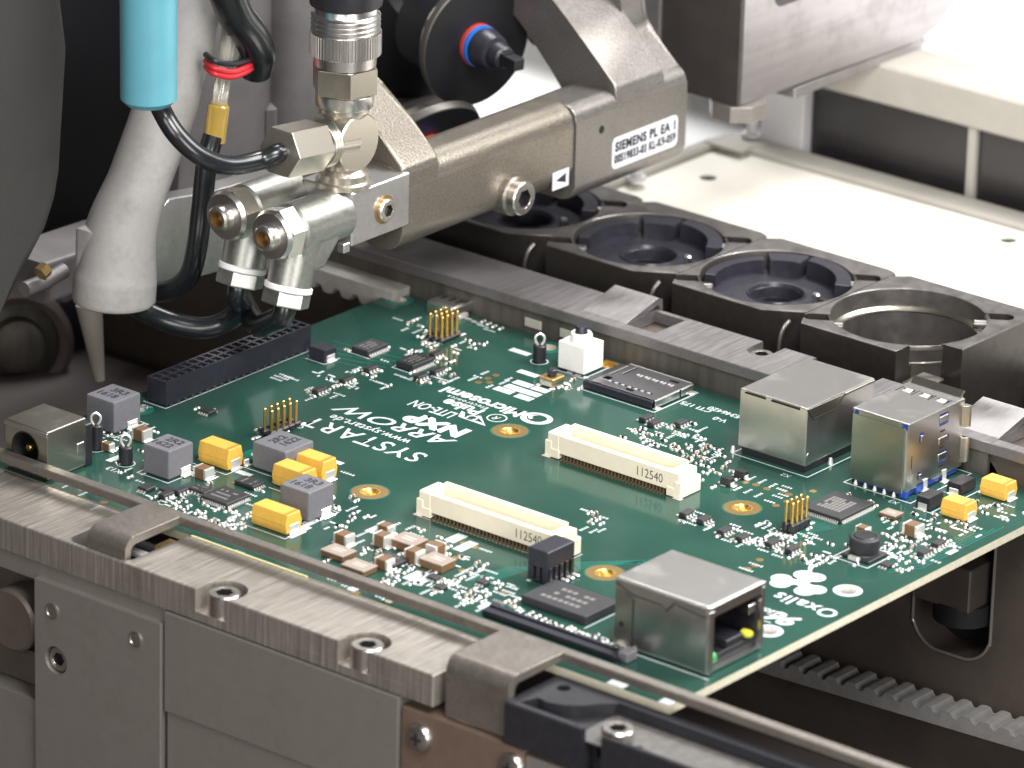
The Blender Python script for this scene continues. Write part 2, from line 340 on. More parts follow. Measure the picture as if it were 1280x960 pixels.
# measured positions on the board in millimetres
SOT=[[-24.6,-29.2],[-24.4,-21.4],[-24.8,-13.6],[-14.8,-10.2],[-20.4,1.2],[-14.4,-5.7],[66.0,-29.8],[70.2,-30.0],[76.2,-31.7],[80.5,-31.9],[86.1,-30.3],[90.6,-30.2],[31.3,2.6],[34.0,1.7],[37.8,5.1],[-10.8,-88.3],[-10.1,-85.1],[108.9,-9.9],[109.3,-15.0]]
CHIPS=[[-26.3,-30.1,"b"],[-24.5,-31.3,"w"],[-24.0,-26.3,"k"],[-24.7,-24.6,"w"],[-24.3,-23.6,"w"],[-24.3,-19.6,"k"],[-26.9,-15.5,"w"],[-24.5,-15.7,"w"],[-22.4,-15.5,"w"],[-23.8,-12.1,"w"],[-35.6,-8.1,"w"],[-36.0,11.6,"b"],[-36.6,14.0,"w"],[-33.5,12.0,"w"],[-29.4,8.5,"w"],[-26.7,5.0,"w"],[-24.8,4.2,"w"],[-22.6,3.3,"w"],[-18.7,1.6,"w"],[-16.2,-0.3,"k"],[-14.2,-2.6,"w"],[-16.3,1.4,"w"],[-18.3,-8.7,"w"],[-13.9,-11.7,"b"],[-12.6,-10.5,"w"],[-10.7,-8.7,"w"],[-11.3,-4.6,"b"],[-26.0,22.7,"w"],[-24.3,22.4,"w"],[-22.6,22.1,"w"],[-20.8,22.0,"w"],[32.6,-3.0,"w"],[33.9,-3.4,"k"],[36.1,-4.8,"w"],[36.1,-2.5,"w"],[37.3,3.0,"b"],[39.5,1.7,"w"],[41.8,1.6,"w"],[39.0,7.4,"k"],[43.2,2.9,"w"],[40.0,-3.3,"k"],[42.6,-3.7,"w"],[44.2,-4.5,"b"],[46.2,-5.9,"b"],[47.8,-6.6,"k"],[49.4,-7.3,"b"],[49.4,-5.7,"b"],[48.8,-3.5,"b"],[48.5,-1.6,"b"],[48.5,0.0,"b"],[44.6,-5.7,"w"],[50.6,-5.1,"w"],[49.8,-2.6,"w"],[52.2,-6.9,"b"],[55.9,-9.0,"w"],[66.9,-32.5,"w"],[68.2,-30.3,"w"],[72.3,-30.6,"w"],[76.1,-33.3,"w"],[79.5,-33.3,"w"],[82.5,-32.1,"w"],[85.5,-31.3,"w"],[89.4,-31.3,"w"],[92.6,-30.3,"w"],[85.7,-27.1,"w"],[53.0,-40.7,"b"],[51.8,-40.8,"w"],[54.3,-43.0,"k"],[55.0,-42.4,"w"],[54.9,-44.5,"w"],[56.7,-43.4,"w"],[94.3,-31.8,"b"],[95.7,-32.0,"w"],[95.8,-30.4,"w"],[95.8,-28.4,"w"],[97.3,-33.5,"w"],[97.5,-31.8,"w"],[97.5,-29.8,"w"],[97.1,-27.7,"w"],[82.8,-25.7,"w"],[83.8,-25.3,"w"],[84.9,-25.3,"w"],[86.3,-25.5,"w"],[86.4,-19.3,"w"],[82.4,-1.6,"b"],[83.9,-2.9,"w"],[87.9,-1.8,"k"],[89.2,-2.3,"w"],[86.9,-1.2,"w"],[92.5,-2.8,"w"],[94.5,-4.6,"w"],[96.5,-6.4,"w"],[93.7,-5.9,"w"],[98.3,-12.0,"w"],[99.9,-12.5,"w"],[99.8,-10.6,"w"],[102.0,-12.1,"w"],[101.4,-15.2,"w"],[103.1,-15.7,"w"],[104.2,-14.7,"w"],[106.4,-15.7,"w"],[105.7,-13.3,"b"],[104.7,-10.1,"w"],[102.7,-6.9,"b"],[105.1,-7.8,"w"],[109.6,-12.7,"b"],[109.5,-11.3,"w"],[109.0,-6.7,"w"],[110.3,-7.6,"w"],[105.3,-20.2,"w"],[108.1,-22.6,"w"],[107.4,-19.7,"w"],[109.0,-19.8,"w"],[108.5,-17.2,"w"],[111.1,-21.9,"w"],[110.2,-24.1,"w"],[96.8,-0.5,"k"],[99.6,2.1,"w"],[100.9,-0.3,"k"],[106.3,2.0,"w"],[105.0,2.4,"k"],[102.0,12.1,"k"],[104.1,10.9,"w"],[104.8,12.1,"w"],[105.6,13.4,"k"],[107.3,12.3,"w"],[6.1,-63.8,"b"],[8.4,-65.4,"w"],[14.6,-65.0,"b"],[16.2,-65.6,"w"],[11.7,-67.6,"b"],[11.5,-69.4,"k"],[14.1,-78.9,"w"],[15.9,-81.9,"w"],[15.6,-83.7,"w"],[30.3,-74.3,"w"],[30.2,-72.3,"w"],[33.4,-76.5,"w"],[35.4,-81.7,"b"],[38.5,-79.4,"w"],[32.7,-68.0,"w"],[34.5,-68.4,"w"],[38.7,-68.6,"w"],[41.4,-70.2,"k"],[42.9,-70.8,"w"],[43.2,-73.5,"w"],[45.1,-73.8,"w"],[44.9,-76.9,"w"],[45.4,-79.5,"w"],[42.1,-82.5,"w"],[44.5,-83.8,"w"],[39.8,-81.6,"k"],[52.5,-75.4,"k"],[51.7,-73.3,"b"],[53.7,-74.8,"w"],[53.0,-72.6,"w"],[53.0,-77.4,"w"],[53.6,-79.9,"w"],[53.7,-81.8,"w"],[53.8,-83.6,"w"],[52.8,-85.9,"k"],[52.5,-84.2,"b"],[54.3,-85.5,"w"],[54.4,-87.4,"w"],[54.3,-89.0,"w"],[59.6,-85.6,"b"],[59.2,-84.0,"b"],[61.1,-84.7,"k"],[61.9,-86.8,"w"],[63.2,-85.6,"w"],[61.5,-88.6,"w"],[62.0,-82.9,"w"],[44.5,-88.1,"w"],[42.6,-87.4,"w"],[44.4,-91.2,"w"],[72.8,-84.0,"w"],[74.6,-84.3,"w"],[76.2,-84.7,"w"],[77.6,-84.9,"w"],[79.1,-85.4,"w"],[80.3,-85.2,"w"],[81.8,-85.7,"w"],[81.8,-84.3,"w"],[83.9,-86.1,"w"],[84.1,-85.0,"w"],[83.7,-88.2,"w"],[67.9,-83.3,"b"],[67.2,-81.0,"w"],[66.3,-82.8,"w"],[-10.2,-87.8,"k"],[-4.9,-88.6,"w"],[-7.5,-89.0,"w"],[-1.7,-89.9,"w"],[-5.9,-91.6,"w"],[2.8,-91.4,"w"],[3.1,-90.0,"w"],[5.3,-91.1,"w"],[5.4,-89.5,"w"],[7.8,-90.8,"w"],[7.5,-88.5,"w"],[6.5,-85.9,"w"],[5.6,-83.7,"w"],[4.7,-86.0,"w"],[0.1,-90.2,"w"],[0.2,-92.7,"w"],[8.4,-85.1,"w"],[9.3,-89.4,"w"],[4.6,-87.7,"w"],[-2.9,-86.2,"w"],[-9.0,-78.3,"b"],[-8.2,-80.1,"w"],[-3.5,-72.1,"b"],[-2.9,-73.7,"w"],[-2.2,-72.5,"w"],[0.1,-74.1,"w"],[-2.8,-65.1,"b"],[-4.0,-65.1,"w"],[-40.4,-75.3,"w"],[-36.4,-76.0,"w"],[-33.9,-76.4,"w"],[-20.7,-51.6,"k"],[-18.8,-52.0,"w"],[-15.4,-52.8,"w"],[-15.7,-50.8,"w"],[-15.9,-48.8,"w"],[-16.3,-46.9,"w"],[-16.6,-52.8,"w"],[-18.2,-55.4,"w"],[-36.5,-51.5,"w"],[-33.7,-50.1,"w"],[9.7,5.5,"b"],[8.0,5.1,"w"],[7.8,7.3,"w"],[7.7,9.5,"b"],[11.4,7.1,"w"],[56.9,-6.4,"b"],[53.4,-5.3,"w"],[59.2,-6.9,"w"],[55.8,-3.6,"w"],[57.7,-9.4,"w"]]
DASH=[[-35.4,-28.1,5,"u",0.9],[-35.2,-26.8,5,"u",0.9],[-33.7,-27.1,5,"u",0.9],[-35.6,-29.4,4,"u",0.9],[-27.5,-28.9,3.5,"v",0.9],[-23.9,-33.1,3,"v",0.9],[-28.1,-21.9,3.5,"v",0.9],[-26.5,-22.8,3,"u",0.9],[-27.6,-14.5,3.5,"v",0.9],[-27.1,-15.8,3.5,"v",0.9],[-20.4,-17.1,4.5,"u",0.9],[-19.2,-17.1,4,"u",0.9],[-21.2,-27.2,4,"u",0.9],[-21.2,-28.9,3,"v",0.9],[-21.9,-22.6,3,"v",0.9],[-39.5,12.0,3.5,"u",0.9],[-34.7,8.5,3,"v",0.9],[-36.7,14.6,4,"v",0.9],[-32.2,9.5,4,"v",0.9],[-25.0,0.5,5,"v",0.9],[-25.4,-0.5,5,"v",0.9],[-22.6,-0.9,4,"v",0.9],[-18.9,-11.6,4,"u",0.9],[-17.1,-11.8,4,"u",0.9],[-13.0,-7.4,4,"u",0.9],[-11.7,-7.3,4,"u",0.9],[-9.8,-7.9,4,"v",0.9],[-9.9,-5.7,4,"v",0.9],[-30.0,22.0,4,"u",0.9],[-28.3,21.7,4,"u",0.9],[-26.2,21.2,4,"u",0.9],[-24.3,20.6,4,"u",0.9],[-21.9,19.7,4,"u",0.9],[-26.4,-7.4,3,"u",0.9],[4.2,-1.4,6,"u",2.4],[1.7,-1.3,5.5,"u",2.4],[1.6,1.5,5.5,"u",2.4],[6.0,1.5,5.0,"u",2.4],[6.1,-1.3,5.0,"u",2.4],[6.3,-4.0,5.0,"u",2.4],[1.0,-3.7,5.6,"u",2.4],[-1.2,6.5,6.2,"u",2.0],[-9.8,14.6,6.2,"u",2.0],[-7.4,-3.3,3.4,"v",0.9],[-7.7,1.0,3.4,"v",0.9],[-2.4,-4.0,3,"v",0.9],[-1.7,-0.4,4,"v",0.9],[-2.1,1.6,3,"v",0.9],[-7.4,-1.6,3,"u",0.9],[32.1,-2.9,3.4,"u",0.9],[34.4,-3.6,3.2,"u",0.9],[37.5,-4.6,3.6,"u",0.9],[39.1,-5.3,3,"u",0.9],[41.1,-5.2,3.5,"u",0.9],[40.4,0.9,4,"u",0.9],[41.2,5.0,3.6,"u",0.9],[44.4,1.8,3.6,"u",0.9],[37.0,-0.6,3,"u",0.9],[34.5,3.8,3,"u",0.9],[39.8,-0.8,3,"v",0.9],[51.4,-1.6,3.6,"v",0.9],[52.2,-4.2,3.6,"v",0.9],[50.2,-8.8,3.6,"v",0.9],[50.9,0.1,3.6,"v",0.9],[42.0,6.2,5,"v",0.8],[68.9,-32.2,3.2,"u",0.9],[72.5,-32.0,3.2,"v",0.9],[78.5,-34.1,3.2,"u",0.9],[81.6,-33.9,3.6,"v",0.9],[66.8,-27.0,3.4,"u",0.9],[75.4,-27.3,3.4,"u",0.9],[79.3,-28.4,3,"u",0.9],[84.0,-31.2,3.6,"v",0.9],[86.2,-33.2,3.4,"u",0.9],[89.7,-33.5,3.4,"u",0.9],[87.7,-26.3,3,"u",0.9],[55.7,-47.4,3.4,"v",0.9],[57.7,-47.1,3.2,"v",0.9],[58.6,-45.8,3.2,"v",0.9],[50.5,-40.4,3.2,"u",0.9],[55.1,-40.8,3,"u",0.9],[63.9,-6.9,3.4,"v",0.9],[66.3,-6.8,3.4,"v",0.9],[69.0,-7.1,3.4,"v",0.9],[65.0,-12.8,3.4,"v",0.9],[67.2,-12.5,3.4,"v",0.9],[69.8,-12.7,3.4,"v",0.9],[71.4,-5.9,3.2,"u",0.9],[71.4,-7.6,3.2,"u",0.9],[73.2,-9.5,3.2,"u",0.9],[72.9,-10.9,3.2,"u",0.9],[73.2,-13.8,3.4,"u",0.9],[78.6,-23.9,3,"v",0.9],[80.0,-24.1,3,"v",0.9],[81.5,-24.3,3,"v",0.9],[78.5,-22.4,3,"v",0.9],[87.1,-22.3,3.2,"u",0.9],[88.7,-22.8,3.2,"u",0.9],[88.5,-21.0,3.2,"u",0.9],[90.2,-21.9,3.2,"u",0.9],[90.6,-24.6,3,"u",0.9],[98.3,-26.6,3,"v",0.9],[98.8,-29.1,3,"v",0.9],[94.9,-6.9,2.4,"v",0.9],[97.3,-8.8,2.4,"v",0.9],[107.3,-0.7,3.4,"u",0.9],[112.2,-10.3,3.6,"v",1.4],[111.3,-7.7,3,"u",0.9],[112.6,-16.0,3,"u",0.9],[110.5,-22.9,3.2,"u",0.9],[106.4,-19.7,3,"u",0.9],[103.6,-18.3,3,"u",0.9],[102.4,-17.4,3,"u",0.9],[108.7,0.6,3.2,"u",0.9],[109.2,2.2,3,"u",0.9],[107.3,14.9,4,"u",0.9],[108.3,11.6,3,"u",0.9],[105.1,-3.2,3,"u",0.9],[99.7,-1.4,3,"u",0.9],[89.2,-39.4,4.2,"u",0.9],[89.2,-42.4,4.2,"u",0.9],[89.0,-45.6,4.2,"u",0.9],[-11.3,-74.5,3,"u",0.9],[-13.0,-73.4,3,"u",0.9],[-15.9,-73.4,3.4,"u",0.9],[-17.3,-73.6,3,"u",0.9],[-5.4,-73.8,3.4,"u",0.9],[-8.0,-69.8,4.5,"u",1.8],[1.7,-94.9,4,"u",0.9],[-4.1,-92.5,3.6,"u",0.9],[-2.0,-92.7,3.6,"u",0.9],[1.8,-93.8,3.2,"v",0.9],[4.8,-93.6,3.2,"v",0.9],[7.8,-93.9,3.2,"v",0.9],[3.5,-80.4,4,"u",0.9],[-0.3,-76.6,4.2,"u",0.9],[-10.5,-91.2,3.6,"v",0.9],[-12.5,-87.7,2.8,"v",0.9],[-6.1,-93.8,4,"v",0.9],[-19.6,-85.9,3,"u",0.9],[-30.8,-80.7,5,"v",1.7],[-37.0,-72.7,5,"u",0.9],[-35.1,-77.0,4,"u",0.9],[-23.6,-79.4,3,"v",0.9],[-5.2,-59.8,3,"u",0.9],[6.3,-56.7,4.6,"u",0.9],[0.7,-53.8,5,"u",1.6],[18.6,-85.0,5.5,"v",1.3],[18.1,-83.0,5.5,"v",1.3],[17.1,-80.8,5.5,"v",1.3],[16.1,-78.1,5,"v",1.2],[13.4,-71.8,4.6,"v",0.9],[18.1,-69.1,4.4,"v",0.9],[27.5,-73.3,5.6,"v",2.2],[29.0,-69.8,4.6,"v",0.9],[27.3,-77.1,4,"v",0.9],[29.4,-80.2,4,"v",0.9],[32.5,-81.4,3.6,"u",0.9],[31.9,-68.7,3.6,"v",0.9],[34.4,-70.5,3.4,"u",0.9],[36.1,-71.0,3,"v",0.9],[41.2,-66.8,5.5,"v",2.8],[44.9,-68.5,6.5,"v",2.6],[48.8,-67.5,4,"u",0.9],[47.2,-79.4,4.6,"v",0.9],[47.4,-81.1,4.6,"v",0.9],[55.8,-83.2,4.4,"u",0.9],[56.4,-85.1,4.4,"u",0.9],[46.7,-85.2,5.5,"v",2.6],[49.1,-85.9,5.5,"v",2.4],[47.7,-87.7,5,"v",0.9],[52.8,-89.3,4,"v",0.9],[52.0,-76.4,5,"v",0.9],[52.3,-78.6,5,"v",0.9],[54.1,-76.5,5,"v",0.9],[54.9,-78.7,5,"v",0.9],[55.8,-74.4,4,"u",0.9],[65.0,-88.8,3,"v",0.9],[64.5,-86.8,4,"v",1.6],[60.6,-88.0,3,"v",0.9],[61.1,-89.9,3,"v",0.9],[63.1,-77.5,3.6,"u",0.9],[63.8,-79.3,4,"u",0.9],[63.1,-80.9,4.2,"u",0.9],[65.9,-80.2,4,"u",0.9],[67.8,-80.5,3.6,"u",0.9],[73.3,-85.0,3,"u",0.9],[80.2,-87.2,3,"u",0.9],[84.6,-88.7,3,"u",0.9],[42.5,-96.3,4.5,"v",2],[48.4,-96.7,3,"u",0.9],[50.2,-97.0,3,"u",0.9],[37.0,-96.5,3,"u",0.9],[40.7,-97.1,3,"u",0.9],[16.3,-98.2,3,"u",0.9],[-17.0,-100.7,4,"v",0.9],[-23.3,-97.2,4,"v",0.9],[-28.2,-96.4,4,"v",0.9],[-10.9,-102.9,3,"u",0.9]]
GOLD=[[64.2,-9.3],[66.4,-8.9],[69.1,-9.1],[72.2,-7.9],[73.8,-8.5],[75.6,-11.5],[75.2,-14.5],[63.4,-11.7],[76.2,-4.2],[89.2,-41.9],[89.3,-39.8],[88.4,-37.1],[-5.4,-3.8],[-3.8,-2.3],[-5.3,1.5],[-5.4,-0.9],[43.7,-67.5],[46.4,-67.6],[46.9,-73.6],[47.1,-72.5],[51.5,-77.4],[46.3,-83.1],[49.8,-87.2],[39.2,-71.2],[43.9,-98.0],[50.8,-96.9],[-24.9,-96.0],[-17.7,-97.8],[68.3,-83.4],[63.2,-79.8]]

# ------------------------------------------------------------------ the setting: bed and back structure
tag(MB().box(-1500, 900, -700, 1800, -95, -80).build('floor', M['bed']), kind='structure')
tag(MB().box(-1500, 1500, 1500, 1520, -80, 900).build('wall', M['whitepaint']), kind='structure')
tag(MB().box(-420, -59.7, 86, 1000, -14, -3.0, 1).build('white_side_table', M['whitepaint']), 'bright white table surface left of the cream tray, behind the nozzle head', 'table')
tag(MB().box(-500, 320, 166, 1100, 12, 24.8, 1).build('white_back_table', M['whitepaint']), 'broad bright white table top at the upper right edge behind the dark window', 'table')
tag(MB().box(200, 420, 420, 470, 24.9, 60, 2).build('dark_bar', M['cover']), 'dark bar lying on the white table in the top right corner', 'bar')

# cream tray with its rim, bolts and holes
t = thing('cream_tray', 'cream painted tray panel with small dark holes behind the row of steel blocks', 'tray')
cut = [MB().cyl((p.x, p.y, -4), (p.x, p.y, 4), 1.9, 16) for p in (at(885, 222, 2, 0), at(1260, 300, 2, 0))]
put('panel', carve(MB().box(-56, 340, 79, 142.2, -2.5, 0, 0.4).mesh('panel', M['tray']), cut), t)
for x, y in ((885, 222), (1260, 300)):
    p = at(x, y, 2, 0); MB().lathe([(1.86, -2.2), (1.86, -0.5), (0.2, -0.5)], 20).build('hole_shade', M['void'], t, loc=(p.x, p.y, 0))  # near-black disc stands in for the shade inside each hole
MB().box(-59.5, -56.1, 79, 142, -3, 1.6, 0.5).build('side_rim', M['rim'], t)
MB().box(-59.5, 340, 142.3, 149.8, -3, 1.2, 0.5).build('rear_rim', M['rim'], t)
for x, y in ((940, 170), (795, 224)):
    p = at(x, y, 2, 1.6); b = MB().lathe([(2.2, 0), (2.2, 0.8), (1.3, 0.8), (1.3, 3.6), (1.0, 4)], 18).build('stud', M['frame'], t, loc=(p.x, p.y, 1.6))
MB().box(-58, -48, 138, 142.2, 1.3, 1.9).build('corner_bracket', M['rim'], t)

# framed dark window behind the tray
t = thing('window_frame', 'grey frame with dark panes and a broad beige beam along the rear of the cream tray', 'window')
MB().box(-52, -40.2, 150, 158, -3, 16.2, 0.3).build('post', M['frame'], t)
MB().box(-52, 340, 150, 165.8, 16.3, 25.2, 0.6).build('beam', M['rim'], t)
MB().box(-40, 2, 153, 154, -3, 16.2).build('pane', M['glassdark'], t)
MB().box(4.2, 340, 153, 154, -3, 16.2).build('pane', M['glassdark'], t)
MB().box(2.1, 4.1, 151.5, 155, -3, 16.2, 0.2).build('mullion', M['rim'], t)

# ------------------------------------------------------------------ rear rail
t = thing('rear_rail', 'dark brushed rear conveyor rail along the far edge of the green board', 'conveyor rail')
tops = MB().box(-260, 190, 23.8, 37.6, 4.7, 7.0, 0.15).mesh('top_plate', M['railtop'])
cuts = [MB().box(7.2, 14.6, 26.6, 36.2, 3, 9), MB().box(96.6, 106, 26.4, 38.2, 3, 9),
        MB().prism(rrect(33, 38.4, 30.6, 50, 2.4, 5), 'z', 3, 9), MB().box(46, 62, 35, 50, 3, 9)]
tp = put('top_plate', carve(tops, cuts), t)
def ramp(u0, u1):     # a tongue of the plate bent upwards beside its window
    pr = [(26.8, 5.2), (26.8, 7.02), (33.5, 8.6), (37.2, 9.6), (38.6, 8.9), (38.8, 6.6), (38.0, 6.3), (37.6, 7.9), (36.9, 8.2), (33.5, 7.2)]
    MB().prism(pr, 'x', u0, u1, 0.12).build('bent_tongue', M['railtop'], t)
ramp(-4.0, 7.1); ramp(85.5, 96.5)
def cap_screw(name, p, r, h, parent, m='screw', d=(0, 0, 1)):
    X = frame(p, d)
    b = MB()
    b.lathe([(r, -h), (r, -0.25), (r-0.25, 0), (r*0.62, 0)], 24, X, cap=False)
    b.lathe([(r*0.62, 0), (r*0.60, -0.1)], 24, X, cap=False)
    o = b.build(name, M[m], parent)
    s = MB(); s.prism(ngon(6, r*0.56), 'z', -1.25, -1.15, 0, X)
    s2 = MB()
    P = ngon(6, r*0.56); Q = ngon(24, r*0.61)
    bm = bmesh.new()
    top = [bm.verts.new((x, y, -0.04)) for x, y in P]; bot = [bm.verts.new((x, y, -1.2)) for x, y in P]; out = [bm.verts.new((x, y, -0.04)) for x, y in Q]
    for i in range(6): bm.faces.new((top[i], top[(i+1) % 6], bot[(i+1) % 6], bot[i]))
    bm.faces.new(bot)
    for i in range(24):
        k = (i//4) % 6; k2 = ((i+1)//4) % 6
        bm.faces.new((out[i], out[(i+1) % 24], top[k2], top[k])) if k != k2 else bm.faces.new((out[i], out[(i+1) % 24], top[k]))
    s2.add(bm, X); me = s2.mesh('hex_socket', [M[m], M['void']], 30)
    for p in me.polygons:
        if len(p.vertices) == 6 or (len(p.vertices) == 4 and p.area > r*0.5): p.material_index = 1
    put('hex_socket', me, o)
    return o
cap_screw('cap_screw', (35.7, 33.4, 6.3), 2.5, 3, t)
wall = MB().box(-320, 300, 25.2, 33, -70, 4.6).mesh('side_plate', M['darkplate'])
sl = MB().prism(rrect(80.3, 98.6, -39.3, 4, 6.5, 7), 'y', 20, 40)
put('side_plate', carve(wall, [sl]), t)
MB().tube([(80.4, 25.1, -10)]+[(86.8-6.4*math.cos(R(90*k/8)), 25.1, -32.8-6.4*math.sin(R(90*k/8))) for k in range(9)]+[(92.1, 25.1, -39.2)]+[(92.1+6.4*math.sin(R(90*k/8)), 25.1, -32.8-6.4*math.cos(R(90*k/8))) for k in range(1, 9)]+[(98.5, 25.1, -10)], 0.32, 8, 2).build('slot_edge_glint', M['plate'], t)  # pale bead added as the light caught by the slot wall
MB().box(-318, 298, 33.1, 37, -68, 4.5).build('inner_plate', M['darkplate'], t)
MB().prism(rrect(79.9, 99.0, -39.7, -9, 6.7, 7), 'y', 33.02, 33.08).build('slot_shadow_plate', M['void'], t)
c = MB()
for i in range(6): c.lathe([(6.2, -14.5+i*1.6), (6.9, -13.9+i*1.6), (6.2, -13.3+i*1.6)], 24, Matrix.Translation((90.5, 27.5, 0)), cap=False)
c.build('bellows', M['black'], t)
MB().box(83.5, 96.2, 20.5, 33, -27.5, -18.5, 0.3).build('guide_block', M['darkplate'], t)
MB().cyl((91.5, 26, -31), (91.5, 26, -27), 6.0).build('guide_foot', M['void'], t)
# face below the top plate, with its paler pads
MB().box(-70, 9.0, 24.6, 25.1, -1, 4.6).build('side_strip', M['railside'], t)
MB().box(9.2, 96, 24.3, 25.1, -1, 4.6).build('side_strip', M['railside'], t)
for u in (-16.5, -7.5): MB().box(u, u+4.2, 24.1, 24.55, 1.2, 3.0, 0.1).build('pad', M['rim'], t)
MB().box(94, 99, 26.5, 28, -8, -1.2, 0.4).build('stop_block', M['black'], t)

def belt(name, label, p0, p1, n, pitch, m, up=1, h=3.0, w=6):
    d = (Vector(p1)-Vector(p0)); L = n*pitch
    poly = [(0, 0), (L, 0)]
    for i in reversed(range(n)):
        a = i*pitch
        for t_, z in ((0.97, -0.62), (0.84, -0.66), (0.74, -0.96), (0.50, -1.0), (0.28, -0.96), (0.16, -0.66), (0.03, -0.62)):
            poly.append((a+t_*pitch, h*z*1.0))
    X = frame(p0, d.cross(Vector((0, 0, 1))), (0, 0, 1))
    a = d.normalized(); side = Vector((0, 1, 0)); z = a.cross(side)*up
    X = Matrix(((a.x, z.x, side.x, p0[0]), (a.y, z.y, side.y, p0[1]), (a.z, z.z, side.z, p0[2]), (0, 0, 0, 1)))
    return tag(MB().prism(poly, 'z', 0, w, 0.12, X).build(name, M[m]), label, 'belt')
belt('timing_belt', 'pale toothed belt running under the far left corner of the green board', (-112, 19.2, 1.8), (-47, 19.2, 1.8), 13, 5.0, 'belt', 1, 4.6, 5.5)
belt('timing_belt', 'grey toothed belt hanging below the right edge of the green board', (40, 15, -51.6), (160, 15, -46.5), 27, 4.5, 'beltdark', -1, 3.6, 7.0)

# ------------------------------------------------------------------ steel nozzle stations behind the rear rail
def station(u, right_end=False):
    u1 = u+32.3
    a = 4.6
    poly = [(u+a*0.55, 45.2), (u1-a*1.6, 45.2), (u1, 45.2+a*1.1), (u1, 80.6), (u1-2, 81.4), (u+3, 81.4), (u, 78.5), (u, 45.2+a)]
    if right_end:
        poly = [(u+a*0.55, 44.6), (59.9, 44.6), (59.9, 50.6), (63.4, 54.2), (68.9, 54.2), (68.9, 78), (66, 81.4), (u+3, 81.4), (u, 78.5), (u, 44.6+a)]
    b = MB().prism(poly, 'z', -12, 10, 0.25).mesh('body', [M['station'], M['station_shade']])
    cx, cy = u+16.4, 61.8
    cuts = [MB().cyl((cx, cy, 5.6), (cx, cy, 12), 15.6, 56), MB().cyl((cx, cy, -9), (cx, cy, 6), 14.2, 56)]
    for s in (-1, 1):
        q = MB(); q.prism(rrect(-4.9, 4.9, -1.7, 1.7, 1.6, 6), 'z', 6.8, 12, 0, Matrix.Translation((cx+s*11.6, cy+s*11.2, 0)) @ Matrix.Rotation(R(34), 4, 'Z')); cuts.append(q)
    if right_end: cuts.append(MB().box(-4.2, 4.2, 0, 17, -9, 12, X=Matrix.Translation((61.9, 52.0, 0)) @ Matrix.Rotation(R(45), 4, 'Z')))
    me = carve(b, cuts)
    for p in me.polygons: p.material_index = 0 if p.normal.z > 0.3 or math.hypot(p.center.x-cx, p.center.y-cy) < 15.9 else 1  # top and bore take the lit tone, sides the shaded one
    return me, (cx, cy)
ST = [(-63.1, 'steel station block at the far left of the row, under the angled arm', False), (-30.7, 'steel station block second from the left, filled by a black cup', False),
      (1.8, 'steel station block next to the empty one, holding a black cup', False), (34.3, 'empty steel station block with an open round bore and slotted corner', True)]
CUPL = ['black cup in the leftmost steel station, half hidden under the arm', 'black cup with notched rim in the middle of the three filled stations', 'black cup beside the empty steel station bore']
def cup_parts(root):
    n = 56
    b = MB(); b.lathe([(15.1, 1.5), (15.1, 6.6), (5.9, 6.6), (5.3, 6.0), (5.0, 4.0), (4.6, 4.0), (4.6, 0.4), (0.1, 0.4)], n, cap=False); b.build('base', M['cup'], root)
    rim = MB()
    def arc(r0, r1, a0, a1, z0, z1, k=20, bev=0.2):
        P = [(r1*math.cos(R(a0+(a1-a0)*i/k)), r1*math.sin(R(a0+(a1-a0)*i/k))) for i in range(k+1)]
        P += [(r0*math.cos(R(a1-(a1-a0)*i/k)), r0*math.sin(R(a1-(a1-a0)*i/k))) for i in range(k+1)]
        rim.prism(P, 'z', z0, z1, bev)
    arc(11.9, 14.9, 22, 96, 6.5, 10.2); arc(10.4, 14.9, 100, 134, 6.5, 9.9); arc(12.6, 14.9, 138, 205, 6.5, 9.2); arc(13.4, 15.0, 205, 238, 6.5, 7.6)
    arc(11.9, 15.0, -10, 12, 6.5, 7.6)
    rim.build('rim', M['cup'], root)
    MB().lathe([(6.1, 6.6), (5.95, 6.85), (5.7, 6.8), (5.35, 6.1)], 40, Matrix.Translation((0, 0, 0.02)), cap=False).build('bore_collar', M['cup'], root)
    MB().lathe([(0.9, 6.5), (0.9, 8.6), (0.6, 8.9)], 16, Matrix.Translation((9.4, 0.6, 0))).build('pin', M['nickel'], root)
    MB().box(-5.4, -3.2, -12.6, -10.6, 6.5, 7.8, 0.3).build('lug', M['cup'], root)
    MB().box(9.4, 14.6, 2.0, 3.4, 6.6, 7.2, 0.1).build('slot_key', M['cup'], root)
cup0 = None
